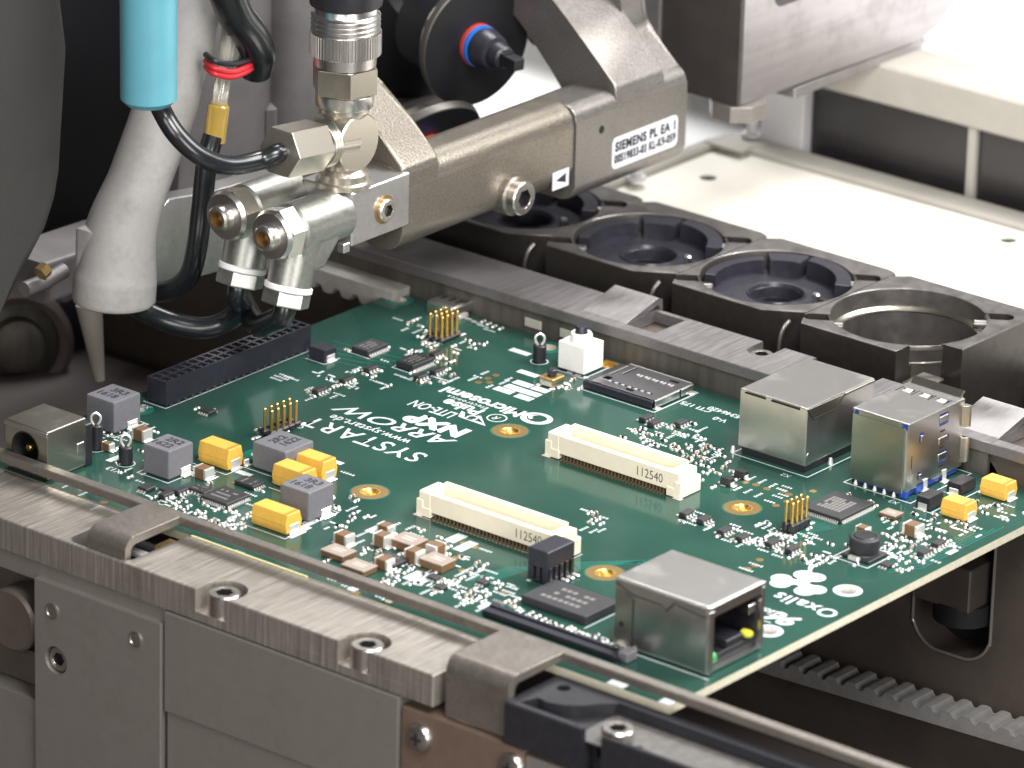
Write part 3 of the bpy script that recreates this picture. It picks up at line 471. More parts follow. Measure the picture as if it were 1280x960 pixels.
for i, (u, lab, end) in enumerate(ST):
    me, c = station(u, end)
    r = thing('nozzle_station', lab, 'steel block', 'steel nozzle stations in a row behind the rear rail', (0, 0, 0))
    put('body', me, r)
    MB().lathe([(15.62, 8.9), (15.62, 9.5), (16.05, 10.03)], 64, Matrix.Translation((c[0], c[1], 0)), cap=False).build('bore_glint', M['nickel'], r)  # bright ring stands in for the crescent of light on the bore
    for s in (-1, 1):
        q = Vector((c[0]+s*11.8, c[1]+s*11.4, 8.1)); d_ = Vector((math.cos(R(34)), math.sin(R(34)), 0)); MB().cyl(q-d_*3.4, q+d_*3.4, 0.95, 14, bev=0.2).build('slot_pin', M['station'], r)
    MB().tube([(u-0.9, 45.6, 9.2), (u-1.4, 44.6, 8.0), (u-1.9, 44.0, 5.5), (u-2.0, 43.9, 2)], 0.45, 10, 5).build('spring_wire', M['nickel'], r)
    if end:
        MB().lathe([(15.55, 6.4), (15.0, 5.9), (14.3, 5.85)], 56, Matrix.Translation((c[0], c[1], 0)), cap=False).build('seat_ring', M['nickel_dark'], r)
        MB().box(60.8, 66, 45.5, 53, -2, 3.6, 0.3, X=None).build('corner_shelf', M['nickel_dark'], r)
    else:
        if cup0 is None:
            cup0 = thing('nozzle_cup', CUPL[0], 'cup', 'black cups set in the steel stations', (c[0], c[1], 0)); cup_parts(cup0)
            cup0.rotation_euler = (0, 0, 0)
        else:
            n = cup0.copy(); COL.objects.link(n); n.location = (c[0], c[1], 0); n['label'] = CUPL[i]
            for ch in list(cup0.children): d = ch.copy(); COL.objects.link(d); d.parent = n

# ------------------------------------------------------------------ front rail
t = thing('front_rail', 'brushed steel front conveyor rail with cover plates below the near edge of the board', 'conveyor rail')
b0 = MB().box(-75, 77, -116, -98.9, -6.2, 0, 0.2).mesh('beam', M['beam'])
cu = [MB().prism(rrect(-10.8, 4.4, -115.2, -96, 2.0, 5), 'z', -4, 3), MB().cyl((25.8, -113.0, -4.4), (25.8, -113.0, 3), 4.3, 32), MB().cyl((59.4, -113.0, -4.4), (59.4, -113.0, 3), 4.3, 32),
      MB().box(21.6, 26, -119, -113, -4.4, 3), MB().box(55.2, 59.6, -119, -113, -4.4, 3)]
put('beam', carve(b0, cu), t)
MB().box(-10.5, 4.2, -112, -100.5, -3.95, -3.2).build('notch_liner', M['void'], t)
MB().box(-3, 3.5, -107.5, -105.5, -3.15, -2.2, 0.2).build('liner_clip', M['frame'], t)
MB().box(1, 4.2, -104.5, -100.2, -3.1, -1.0, 0.2).build('amber_stop', M['goldpad'], t)
for u in (25.8, 59.4): cap_screw('cap_screw', (u, -112.9, -0.35), 3.0, 4, t)
# cover plates and their fasteners
def plate(u0, u1, z0, z1, v, th=6, m='plate', bev=0.25): return MB().box(u0, u1, v, v+th, z0, z1, bev, 2).mesh('cover_plate', M[m])
pl = plate(-17.4, 14.0, -90, -8.9, -116.9)
put('cover_plate', carve(pl, [MB().cyl((-11.9, -120, -23.9), (-11.9, -113.5, -23.9), 2.75, 28)]), t)
put('cover_plate', plate(14.5, 69.6, -26.0, -6.4, -116.5), t)
put('cover_plate', plate(14.9, 69.6, -90, -26.15, -116.1), t)
put('cover_plate', plate(-120, -17.6, -90, -34.0, -116.0), t)
put('cover_plate', plate(-120, 14.0, -10.1, -6.3, -115.6), t)
put('cover_plate', plate(70.0, 97.5, -90, -7.9, -116.0, 6, 'brownplate'), t)['label'] = 'brown stained cover plate with pan head screws'
put('cover_plate', plate(97.8, 210, -90, -8.6, -116.0), t)
MB().box(-9.5, 5.4, -113.6, -111.5, -8.6, -6.25, 0.2).build('shim', M['rim'], t)
MB().box(-120, 200, -108, -105, -90, -6.3).build('inner_web', M['darkplate'], t)
MB().cyl((-24.5, -116, -20), (-24.5, -110, -20), 6.2, 28, bev=0.6).build('inner_boss', M['darkplate'], t)
MB().box(-120, -18, -112, -108.1, -33.5, -27).build('inner_ledge', M['darkplate'], t)
cap_screw('cap_screw', (-11.9, -116.2, -23.9), 2.45, 3, t, 'screw', (0, -1, 0))
for u, z in ((-12.7, -14.2), (8.0, -13.6)):
    MB().lathe([(1.55, 0), (1.55, 0.18), (1.3, 0.3), (1.1, 0.16), (0.2, 0.2)], 24, frame((u, -116.9, z), (0, -1, 0))).build('dowel_pin', M['screw'], t)
def pan_screw(p):
    X = frame(p, (0, -1, 0))
    o = MB().lathe([(2.7, 0), (2.7, 0.3), (2.3, 0.9), (1.4, 1.25), (0.1, 1.35)], 28, X).build('pan_head_screw', M['screw'], t)
    MB().box(-1.2, 1.2, -0.25, 0.25, 1.05, 1.37, X=X).box(-0.25, 0.25, -1.2, 1.2, 1.05, 1.38, X=X).build('cross_recess', M['void'], o)
pan_screw((74.4, -116, -12.6)); pan_screw((95.0, -116, -11.6))

# clamp strip over the board edge, with two tabs bent down over the rail
t = thing('clamp_strip', 'thin steel clamp strip lying over the near edge of the board with two bent tabs', 'clamp')
MB().box(-120, 200, -100.6, -98.2, 2.3, 4.0, 0.2).build('strip', M['strip'], t)
def hook(u0, u1, zb):
    pr = [(-99.0, 4.02), (-112.4, 4.02)]
    for k in range(1, 9): a = R(90+90*k/8); pr.append((-112.4+2.6*math.cos(a), 1.42+2.6*math.sin(a)))
    pr += [(-115.0, zb), (-113.6, zb)]
    for k in range(0, 9): a = R(180-90*k/8); pr.append((-112.4+1.1*math.cos(a), 1.3+1.1*math.sin(a)))
    pr.append((-99.0, 2.4))
    MB().prism(pr, 'x', u0, u1, 0.12).build('bent_tab', M['strip'], t)
hook(-5.8, 3.6, -3.2); hook(79.0, 93.0, -7.2)

# black guide bracket at the right end of the front rail
t = thing('guide_bracket', 'black plastic guide bracket with a bright cap screw at the lower right', 'bracket')
bb = MB().box(92.9, 260, -116.3, -101.2, -7.6, 0.2, 0.3).mesh('body', M['black'])
cu = [MB().prism([(95.2, -114.9), (114.5, -114.9), (114.5, -109), (109, -105.5), (107.8, -104.2), (106.2, -105.6), (104.2, -108.6), (101.6, -110.6), (98.6, -111.6), (96.4, -111.2)], 'z', -2.2, 3),
      MB().box(108, 280, -115.4+0, -103.6, -2.2, 3), MB().cyl((97.2, -105.2, -3), (97.2, -105.2, 3), 1.25, 20), MB().box(110.2, 114.3, -118, -113.4, -9, 3), MB().cyl((114.6, -112.2, -5.6), (114.6, -112.2, 3), 3.6, 28)]
put('body', carve(bb, cu), t)
MB().box(107.6, 258, -115.35, -103.65, -2.4, -2.15).build('pocket_floor', mat('worn_black', (0.10, 0.095, 0.088), 0.55, var=0.35, vscale=0.6), t)
MB().cyl((118.6, -111.5, -2.3), (118.6, -111.5, -2.1), 0.8, 14).build('small_hole', M['void'], t)
cap_screw('cap_screw', (114.6, -112.2, 0.6), 2.9, 5, t)

# ------------------------------------------------------------------ dim machinery left of the board
t = thing('drive_wheel', 'dim round drive wheel at the left edge below the dark cover', 'wheel')
X = frame(at(22, 432, 0, -128), (0.75, -0.55, 0.1))
MB().lathe([(12, -5), (12, 0), (10.6, 1), (9.0, 0.2), (8.6, -2)], 40, X, cap=False).build('rim', M['plinth'], t)
MB().lathe([(8.7, -2), (6.2, -1.0), (5.6, 1.5), (3.6, 2.6), (0.2, 2.6)], 32, X, cap=False).build('hub', M['railside'], t)
pa = at(76, 374, 0, -128); pb = at(112, 374, 0, -128)
tag(MB().box(-152, -128, pa.y, pb.y, -75, pa.z, 1.0).build('dark_column', M['bedcol']), 'dark blue square column standing behind the cone at left', 'column')
p0 = at(111, 380, 1, -34); p1 = at(125, 476, 1, -34)
tag(MB().cyl(p0, p1, 2.7, 24, 1.0).build('pale_cone', M['cone']), 'pale tapered peg hanging below the grey casting at left', 'peg')
tag(MB().box(-220, -56, -64, 15, -40, -30, 1).build('dark_ledge', M['bed']), 'dark ledge left of the green board under the column', 'ledge')

# ------------------------------------------------------------------ the circuit board
B = thing('circuit_board', 'green printed circuit board populated with connectors, chips and gold pins, held between the two rails', 'circuit board')
holes = [(15.2, -60.6, 1.75), (15.2, -19.3, 1.75), (71.2, -60.8, 1.75), (71.2, -19.6, 1.75), (108.5, -37.6, 1.6), (108.6, -61.6, 1.6), (-44.2, -59.4, 1.3), (-46.3, 20.6, 1.5), (-7.2, 20.4, 1.7), (-12.4, -61.0, 1.3), (70.2, -93.6, 1.2), (111.6, -93.2, 1.1)]
def plate_mesh(outer, hs, z0, z1):
    c = bpy.data.curves.new('o', 'CURVE'); c.dimensions = '2D'; c.fill_mode = 'BOTH'; c.extrude = (z1-z0)/2
    for pts in [outer]+[[(x+r*math.cos(2*math.pi*i/24), y+r*math.sin(2*math.pi*i/24)) for i in range(24)] for x, y, r in hs]:
        s = c.splines.new('POLY'); s.points.add(len(pts)-1)
        for p, q in zip(s.points, pts): p.co = (q[0], q[1], 0, 1)
        s.use_cyclic_u = True
    o = bpy.data.objects.new('o', c); COL.objects.link(o)
    dg = bpy.context.evaluated_depsgraph_get(); me = bpy.data.meshes.new_from_object(o.evaluated_get(dg))
    bpy.data.objects.remove(o); me.transform(Matrix.Translation((0, 0, (z0+z1)/2))); return me
me = plate_mesh([(-50, -98.5), (115, -98.5), (115, 24), (-50, 24)], holes, -1.6, 0)
me.name = 'laminate'; me.materials.clear(); me.materials.append(M['mask']); me.materials.append(M['fr4'])
for p in me.polygons: p.material_index = 0 if abs(p.normal.z) > 0.5 else 1
put('laminate', me, B)
def ring(x, y, r0, r1, z, m, name, n=40, par=B):
    b = MB(); P = [(x+r1*math.cos(2*math.pi*i/n), y+r1*math.sin(2*math.pi*i/n)) for i in range(n)]; Q = [(x+r0*math.cos(2*math.pi*i/n), y+r0*math.sin(2*math.pi*i/n)) for i in range(n)]
    for i in range(n): j = (i+1) % n; b.quad([(*P[i], z), (*P[j], z), (*Q[j], z), (*Q[i], z)])
    return b.build(name, M[m], par, 0)
for x, y in ((15.2, -60.6), (15.2, -19.3), (71.2, -60.8), (71.2, -19.6)):
    o = ring(x, y, 1.75, 3.55, 0.012, 'goldpad', 'mounting_ring')
    b = MB(); b.lathe([(1.95, 0.03), (1.72, 0.035), (1.55, -0.15), (1.15, -1.1), (1.05, -1.6)], 32, Matrix.Translation((x, y, 0)), cap=False); b.build('hole_barrel', M['gold'], o)
    ring(x, y, 3.6, 3.85, 0.011, 'trace', 'mask_edge', par=o)
for x, y in ((108.5, -37.6), (108.6, -61.6)):
    o = ring(x, y, 1.6, 2.7, 0.012, 'silk', 'screw_ring')
    MB().lathe([(2.0, 0.03), (1.6, 0.03), (1.5, -0.3), (1.5, -1.6)], 28, Matrix.Translation((x, y, 0)), cap=False).build('hole_barrel', M['tin'], o)
for x, y, r in ((-44.2, -59.4, 1.3), (-46.3, 20.6, 1.5), (-7.2, 20.4, 1.7), (-12.4, -61.0, 1.3)):
    ring(x, y, r, r+1.5, 0.012, 'trace', 'clear_ring')

# flat white legend: strips, outlines, symbols (one flat print)
silk = MB()
SZ = [0]
def strip(x, y, lx, ly, z=0.02):
    SZ[0] += 1; z += SZ[0]*3e-5
    silk.quad([(x-lx/2, y-ly/2, z), (x+lx/2, y-ly/2, z), (x+lx/2, y+ly/2, z), (x-lx/2, y+ly/2, z)])
def outline(x0, x1, y0, y1, w=0.28, sides='wens'):
    if 'w' in sides: strip(x0, (y0+y1)/2, w, y1-y0+w)
    if 'e' in sides: strip(x1, (y0+y1)/2, w, y1-y0+w)
    if 's' in sides: strip((x0+x1)/2, y0, x1-x0-w, w)
    if 'n' in sides: strip((x0+x1)/2, y1, x1-x0-w, w)
rnd = random.Random(7)
for x, y, l, d, w in DASH:
    # a legend word is a run of small glyph-like blocks; the wide ones are solid labels
    L_, W_ = l*0.78, w*0.86
    if w > 1.1: n = 1
    else: n = max(3, int(L_/0.62))
    for k in range(n):
        a = (k+0.5)/n-0.5; g = L_/n*(1.0 if n == 1 else 0.62); h = W_*(1 if n == 1 else rnd.choice((0.95, 0.8, 0.7)))
        if d == 'u': strip(x+a*L_, y, g, h)
        else: strip(x, y+a*L_, h, g)
CROWD = [(30, 49, -91, -72, 40), (48, 62, -88, -76, 34), (-14, 8, -92, -84, 46), (101, 112, -20, 1, 34), (93, 106, -32, -14, 22), (68, 96, -87.5, -83.5, 40), (76, 92, -33, -22, 30), (14, 24, -79, -68, 18), (33, 54, -14, 4, 30), (-31, -17, -2, 14, 40), (54, 62, -16, -6, 12), (-34, -16, -24, -16, 12), (100, 112, 8, 14, 10), (-30, -20, -86, -74, 12), (-46, -34, -80, -62, 14)]
EXTRA = []
for x0, x1, y0, y1, n in CROWD:
    for k in range(n):
        x = round(rnd.uniform(x0, x1)*1.0/0.9)*0.9; y = round(rnd.uniform(y0, y1)/0.9)*0.9; t = rnd.random()
        if t < 0.34:
            if rnd.random() < 0.5: strip(x, y, rnd.uniform(0.8, 1.9), 0.5)
            else: strip(x, y, 0.5, rnd.uniform(0.8, 1.9))
        else: EXTRA.append((x, y))
outline(-46.9, -40.9, -55.6, -12.2, sides='es')
outline(63.0, 63.6, -73, -72.4)
outline(10.9, 29.8, 7.0, 21.0); outline(67.6, 83.9, -82.6, -71.4, sides='en')
outline(53.6, 71.4, 0.5, 23.6); outline(77.9, 93.2, 3.3, 23.2)
outline(-23, -15.2, -83, -74.9); outline(9, 17.4, -80.6, -72.2); outline(-9.9, 0.6, -67.5, -57.6); outline(-47.6, -37.9, -73.3, -63.8)
outline(-18.6, -10.0, -72.6, -66.9, sides='es'); outline(8.4, 18.4, -88.2, -82.2, sides='es'); outline(-0.2, 7.2, -71.8, -65.5, sides='es')
outline(97.4, 105.2, -27, -18.6); outline(91.5, 113.6, -85.4, -68, sides='sw')
outline(94.7, 98.7, 2, 7.4, sides='es'); outline(94.4, 99.2, 12.2, 18, sides='es'); outline(28.0, 62.9, -63.4, -57.0, 0.2, 'es')
outline(-34.9, -29.2, -8.7, -2, sides='sw'); outline(-23, -17.9, -9.2, -1.6, sides='sw'); outline(-38.8, -33.8, -17.1, -12.6, sides='se')
outline(0.9, 8.6, 11.8, 19.4, sides='se')
for k in range(3): strip(4.5+k*2.1, 12.6, 1.5, 0.8)
def arcs(x, y, r0, r1, a0, a1, n=28, sx=1, sy=1, z=0.02):
    for i in range(n):
        p = [R(a0+(a1-a0)*(i+k)/n) for k in (0, 1)]
        silk.quad([(x+sx*r0*math.cos(p[0]), y+sy*r0*math.sin(p[0]), z), (x+sx*r1*math.cos(p[0]), y+sy*r1*math.sin(p[0]), z), (x+sx*r1*math.cos(p[1]), y+sy*r1*math.sin(p[1]), z), (x+sx*r0*math.cos(p[1]), y+sy*r0*math.sin(p[1]), z)])
# swirl mark beside the long name
arcs(15.0, -10.9, 1.9, 2.9, 20, 200, sx=1.15); arcs(15.0, -10.9, 1.7, 2.9, 200, 380, sx=1.15); arcs(14.6, -10.3, 0.9, 1.7, 120, 260)
# round badge
arcs(9.2, -15.9, 1.75, 2.05, 0, 360)
# clover leaf
for n_, a in enumerate((100, 212, 330)):
    cx, cy = 100.2+3.0*math.cos(R(a)), -40.4+2.7*math.sin(R(a))
    for q_, (da, rr) in enumerate(((55, 2.0), (-55, 2.0), (180, 1.5))):
        px, py = cx+(1.35 if q_ < 2 else 0.9)*math.cos(R(a+da)), cy+(1.35 if q_ < 2 else 0.9)*math.sin(R(a+da))
        silk.quad([(px+rr*math.cos(2*math.pi*i/26), py+rr*math.sin(2*math.pi*i/26), 0.02+0.0015*(3*n_+q_)) for i in range(26)])
silk.quad([(100.2+1.5*math.cos(2*math.pi*i/20), -40.4+1.5*math.sin(2*math.pi*i/20), 0.036) for i in range(20)])
pts = [(100.1, -38.5), (98.6, -36.0), (97.4, -33.6), (95.6, -31.4)]
for a, b in zip(pts, pts[1:]): silk.quad([(a[0]-0.3, a[1]-0.2, 0.022), (a[0]+0.3, a[1]+0.2, 0.022), (b[0]+0.3, b[1]+0.2, 0.022), (b[0]-0.3, b[1]-0.2, 0.022)])
# bookmark-like square mark left of the small name
silk.quad([(10.2, -20.6, 0.02), (3.2, -20.4, 0.02), (4.2, -19.7, 0.02), (9.0, -19.8, 0.02)]); silk.quad([(10.2, -20.6, 0.021), (9.0, -19.8, 0.021), (5.6, -17.6, 0.021), (6.2, -17.1, 0.021)])
silk.quad([(3.2, -20.4, 0.022), (4.2, -19.7, 0.022), (2.9, -17.9, 0.022), (1.8, -17.6, 0.022)])
arcs(5.6, -19.0, 0.8, 1.2, 0, 360)
tag(silk.build('silkscreen_print', M['silk'], B, 0), kind='stuff')
UPSIDE = (0, 0, math.pi)
for s, sz, x, y, kw in (('SYSTART', 6.9, -2.7, -41.4, dict(sx=0.98, bold=0.05, space=1.12)), ('GmbH', 2.2, -17.9, -45.0, dict(bold=0.04)), ('www.systart.de', 3.4, -5.2, -36.9, dict(sx=0.86, bold=0.05, space=1.08)),
                        ('ARROW', 5.9, -2.4, -31.9, dict(sx=1.22, bold=0.06, shear=0.3)), ('NXP', 6.2, 3.0, -26.4, dict(sx=1.12, bold=0.42)), ('LITE-ON', 4.6, -2.9, -20.6, dict(sx=0.62, bold=0.06)),
                        ('Pulse', 4.6, 0.6, -15.9, dict(sx=0.98, bold=0.16)), ('Electronics', 1.7, -0.2, -13.4, dict(space=1.3, bold=0.03)), ('R', 2.4, 9.2, -15.9, dict(shear=0.3)), ('Microsemi', 4.9, 1.7, -11.1, dict(sx=0.97, bold=0.17)),
                        ('Oxalis', 5.0, 106.7, -47.9, dict(sx=0.98, bold=0.10, space=1.1)), ('96', 6.2, 107.6, -55.4, dict(sx=1.05, bold=0.22, shear=0.25)), ('Boards', 3.0, 101.6, -54.6, dict(sx=0.8, bold=0.06)), ('www.96boards.org', 1.1, 102.6, -58.6, dict(bold=0.02)),
                        ('E346420', 2.2, 39.8, 16.4, dict(bold=0.04)), ('CTI 175', 2.2, 34.0, 15.0, dict(bold=0.04)), ('V-0', 2.2, 41.5, 12.8, dict(bold=0.04)), ('X6', 2.0, -44.5, -57.3, dict(bold=0.03)), ('X13', 2.2, -27.0, -84.9, dict(bold=0.03)), ('X17', 1.8, 9.0, 5.6, {}), ('X2', 1.8, 67.8, -1.4, {}), ('X3', 1.8, 90.5, 1.8, {}), ('X8', 1.6, 63.2, -77.0, {}),
                        ('51', 2.6, 47.6, -72.6, dict(bold=0.06))):
    text(s, sz, (x, y, 0.024), UPSIDE, M['silk'], B, 'printed_word', **kw)
g = MB()
for x, y in GOLD: g.lathe([(0.75, 0.0), (0.75, 0.03), (0.01, 0.03)], 14, Matrix.Translation((x, y, 0)))
tag(g.build('test_pads', M['goldpad'], B), kind='stuff')
# copper runs that show through the lacquer
tr = MB()
def run(pts, w, z=0.006):
    for a, b in zip(pts, pts[1:]):
        d = Vector((b[0]-a[0], b[1]-a[1], 0)).normalized(); n = Vector((-d.y, d.x, 0))*w/2; e = d*w*0.2
        A = Vector((*a, z)); Bq = Vector((*b, z)); tr.quad([A-n-e, Bq-n+e, Bq+n+e, A+n-e])
for k in range(4): run([(60+k*0.9, -69), (64.0+k*0.8, -61.2-k*0.5), (74-k*0.5, -50.5-k*0.9), (84, -50.4-k*0.9), (90, -57-k)], 0.42)
for k in range(9): run([(83.0+k*0.85, -15.2), (82.0+k*0.75, -19.4), (84.5+k*0.4, -25.0)], 0.28)
for k in range(7): run([(112.5-k*0.75, 6-k*2), (112.5-k*0.75, -20+k), (109-k*0.7, -26+k)], 0.26)
for k in range(6): run([(55+k*0.6, -80), (57+k*0.6, -70), (63+k*0.4, -66)], 0.3)
for k in range(5): run([(-41, -18+k*3), (-32, -14+k*2.2), (-24, -12+k*2)], 0.25)
tag(tr.build('copper_runs', M['trace'], B, 0), kind='stuff')

# ---- small parts, meshes shared by every copy
def chip_mesh(l, w, h, body, name):
    e = l*0.24; b = MB(); b.m(0).box(-l/2+e*0.7, l/2-e*0.7, -w/2+0.02, w/2-0.02, 0.05, h, 0.04)
    b.m(1).box(-l/2, -l/2+e, -w/2, w/2, 0.03, h+0.02, 0.08).box(l/2-e, l/2, -w/2, w/2, 0.03, h+0.02, 0.08)
    b.prism([(-l/2-0.28, 0.01), (-l/2, 0.01), (-l/2, h*0.6)], 'y', -w/2, w/2).prism([(l/2+0.28, 0.01), (l/2, 0.01), (l/2, h*0.6)], 'y', -w/2, w/2)
    return b.mesh(name, [M[body], M['tin']], 30)
CM = {'b': chip_mesh(1.1, 0.6, 0.6, 'brown', 'chip_capacitor'), 'k': chip_mesh(1.15, 0.6, 0.4, 'ic', 'chip_resistor')}
def pad_mesh():
    b = MB()
    for s in (-1, 1): b.lathe([(0.42, 0.0), (0.40, 0.10), (0.26, 0.24), (0.05, 0.29)], 10, Matrix.Translation((s*0.48, 0, 0)) @ Matrix.Diagonal((1, 0.85, 1, 1)))
    b.m(1).box(-0.3, 0.3, -0.24, 0.24, 0.04, 0.3, 0.03)
    return b.mesh('chip_resistor', [M['tin'], M['rosy']], 50)
CM['w'] = pad_mesh()
for i, (x, y, k) in enumerate(CHIPS):
    if not (-49 < x < 114 and -95 < y < 23): continue
    put({'b': 'chip_capacitor', 'k': 'chip_resistor', 'w': 'chip_resistor'}[k], CM[k], B, (x, y, 0.005), R(rnd.choice((0, 90, 90))))
# solder lands and the smallest chips, too many and too small to pick apart
ex = MB(); ex2 = MB()
for x, y in EXTRA:
    a = rnd.random() < 0.5
    for q in (-1, 1):
        X = Matrix.Translation((x+(0.5*q if a else 0), y+(0 if a else 0.5*q), 0.003))
        ex.lathe([(0.42, 0.0), (0.38, 0.14), (0.22, 0.28), (0.04, 0.31)], 8, X)
    if rnd.random() < 0.55: ex2.box(x-(0.32 if a else 0.24), x+(0.32 if a else 0.24), y-(0.24 if a else 0.32), y+(0.24 if a else 0.32), 0.05, 0.42, 0.03)
tag(ex.build('solder_lands', M['tin'], B, 50), kind='stuff'); tag(ex2.build('tiny_chips', M['ic'], B, 30), kind='stuff')
def sot_mesh():
    b = MB(); b.m(0).prism([(-1.45, 0.1), (1.45, 0.1), (1.5, 0.5), (1.35, 1.05), (-1.35, 1.05), (-1.5, 0.5)], 'x', -0.8, 0.8, 0.06); b.m(1)
    for x in (-0.95, 0, 0.95):
        for s in (-1, 1):
            b.prism([(s*0.75, 0.62), (s*1.05, 0.6), (s*1.2, 0.15), (s*1.5, 0.15), (s*1.5, 0.02), (s*1.05, 0.02), (s*0.95, 0.48), (s*0.75, 0.48)], 'y', x-0.2, x+0.2, 0) if False else b.box(x-0.2, x+0.2, s*0.8, s*1.0, 0.12, 0.55).box(x-0.2, x+0.2, min(s*0.95, s*1.5), max(s*0.95, s*1.5), 0.02, 0.16)
    return b.mesh('transistor_chip', [M['ic'], M['tin']], 30)
def sot_mesh2():
    b = MB(); b.m(0).box(-1.45, 1.45, -0.8, 0.8, 0.1, 1.05, 0.12); b.m(1)
    for x in (-0.95, 0, 0.95):
        for s in (-1, 1): b.box(x-0.22, x+0.22, min(s*0.8, s*1.0), max(s*0.8, s*1.0), 0.12, 0.6).box(x-0.24, x+0.24, min(s*0.95, s*1.6), max(s*0.95, s*1.6), 0.02, 0.18)
    return b.mesh('transistor_chip', [M['ic'], M['tin']], 30)
SM = sot_mesh2()
for x, y in SOT: put('transistor_chip', SM, B, (x, y, 0.005), R(90))

# ---- larger ceramic capacitors (brown body, bright ends)
def mlcc(x, y, z, l, w, h, rot=0, m='brown'):
    b = MB(); e = l*0.2
    b.m(0).box(-l/2+e*0.6, l/2-e*0.6, -w/2+0.03, w/2-0.03, 0.05, h, 0.08)
    b.m(1).box(-l/2, -l/2+e, -w/2, w/2, 0.04, h+0.03, 0.18, 2).box(l/2-e, l/2, -w/2, w/2, 0.04, h+0.03, 0.18, 2).box(-l/2-0.5, -l/2+0.1, -w/2+0.1, w/2-0.1, 0, 0.3, 0.12).box(l/2-0.1, l/2+0.5, -w/2+0.1, w/2-0.1, 0, 0.3, 0.12)
    return b.build('ceramic_capacitor', [M[m], M['tin']], B, 30, (x, y, 0.005), R(rot))
for a in ((33.6, -78.4, 0, 3.2, 2.6, 2.4), (42.6, -80.2, 0, 3.2, 2.6, 2.5), (43.6, -75.4, 0, 3.2, 2.6, 2.4, 90), (27.8, -82.6, 0, 3.2, 2.6, 2.2), (40.4, -86.0, 0, 3.2, 2.4, 2.0), (30.2, -73.6, 0, 3.0, 2.2, 1.8),
          (-33.5, -70.3, 0, 3.2, 2.6, 2.4, 0), (-12.2, -76.4, 0, 3.2, 2.6, 2.2), (-26.0, -73.6, 0, 3.2, 2.4, 1.8, 0), (102.3, -8.6, 0, 3.4, 2.6, 2.3), (102.2, 6.8, 0, 3.2, 2.6, 2.2), (95.4, -14.8, 0, 2.6, 1.8, 1.7), (-11.3, -66.5, 0, 2.4, 1.4, 1.2), (-34.6, -78.6, 0, 2.4, 1.5, 1.6)): mlcc(*a)
# flat modules with pale rosy tops
def module(x, y, l, w, h):
    b = MB(); b.m(0).box(-l/2, l/2, -w/2, w/2, 0.1, h-0.25, 0.05); b.m(1).box(-l/2-0.1, l/2+0.1, -w/2-0.1, w/2+0.1, h-0.25, h, 0.06)
    o = b.build('power_module', [M['brown'], M['rosy']], B, 30, (x, y, 0))
    for k in range(2): MB().box(-l*0.26, l*0.26, -w*0.12+k*w*0.22, -w*0.06+k*w*0.22, h, h+0.01).build('top_print', M['silk'], o)
for a in ((37.6, -75.9, 5.4, 4.2, 1.8), (42.2, -74.7+0.0, 0.1, 0.1, 0.2)): module(*a) if a[2] > 1 else None
module(46.2, -78.4+1.2, 6.2, 4.6, 2.0) if False else module(47.2, -79.2, 5.2, 4.0, 1.7)
module(30.8, -87.6, 5.2, 3.8, 1.3); module(38.0, -90.2, 5.2, 3.8, 1.3)
module(94.2, -4.2, 3.4, 2.6, 0.9)

# ---- tantalum capacitors
def tantalum(x, y, L, Wd, H, rot=0, stripe=True):
    o = MB().prism([(-Wd/2+0.35, 0.25), (Wd/2-0.35, 0.25), (Wd/2, H*0.5), (Wd/2-0.55, H), (-Wd/2+0.55, H), (-Wd/2, H*0.5)], 'x', -L/2, L/2, 0.28).build('tantalum_capacitor', M['yellow'], B, 30, (x, y, 0), R(rot))
    if stripe: MB().box(L/2-1.15, L/2-0.35, -Wd/2+0.62, Wd/2-0.62, H-0.01, H+0.015).build('polarity_mark', M['orange'], o)
    for s in (-1, 1):
        MB().box(s*L/2-0.03, s*L/2+0.13, -Wd*0.27, Wd*0.27, 0.1, H*0.48, 0.04).box(min(s*L/2, s*(L/2+0.75)), max(s*L/2, s*(L/2+0.75)), -Wd*0.32, Wd*0.32, 0.0, 0.3, 0.12).build('terminal', M['tin'], o)
    MB().box(-L/2+0.1, L/2-0.1, -Wd/2-0.005, -Wd/2+0.2, H*0.5-0.03, H*0.5+0.03).build('mould_line', M['orange'], o)
    return o
for a in ((-14.4, -69.3, 7.6, 4.6, 4.3), (3.2, -68.2, 7.4, 4.8, 4.2), (2.4, -61.6, 7.6, 4.6, 4.2), (13.5, -85.0, 8.6, 4.6, 4.0), (103.4, 4.4, 5.6, 4.4, 3.4), (103.2, 17.6, 5.8, 4.4, 3.4)): tantalum(*a)

# ---- grey power inductors
def inductor(x, y, L, Wd, H, a, b, rot=0):
    o = MB().box(-L/2, L/2, -Wd/2, Wd/2, 0.15, H, 0.45, 2).build('power_inductor', M['inductor'], B, 40, (x, y, 0))
    MB().box(L/2-0.05, L/2+0.22, -Wd*0.02, Wd*0.36, 0.1, 1.7, 0.1).box(L/2, L/2+1.2, -Wd*0.05, Wd*0.4, 0.0, 0.32, 0.12).box(L/2+0.1, L/2+0.42, Wd*0.05, Wd*0.3, 0.3, 1.3, 0.1).build('solder_clip', M['tin'], o)
    text(a, 2.5, (-1.2, 0, H+0.012) if rot else (0.6, 1.2, H+0.012), (0, 0, R(rot)), M['ink'], o, 'printed_mark', bold=0.09); text(b, 2.5, (1.2, 0.5, H+0.012) if rot else (-0.4, -1.3, H+0.012), (0, 0, R(rot)), M['ink'], o, 'printed_mark', bold=0.09)
inductor(-42.6, -68.5, 7.4, 7.6, 6.6, '3R3', '1618'); inductor(-19.0, -78.8, 6.6, 7.0, 6.0, '2R2', '1622'); inductor(-4.6, -62.6, 8.4, 8.2, 5.4, '2R2', '1622', 90); inductor(13.2, -76.2, 7.2, 7.2, 6.0, '3R3', '1618')

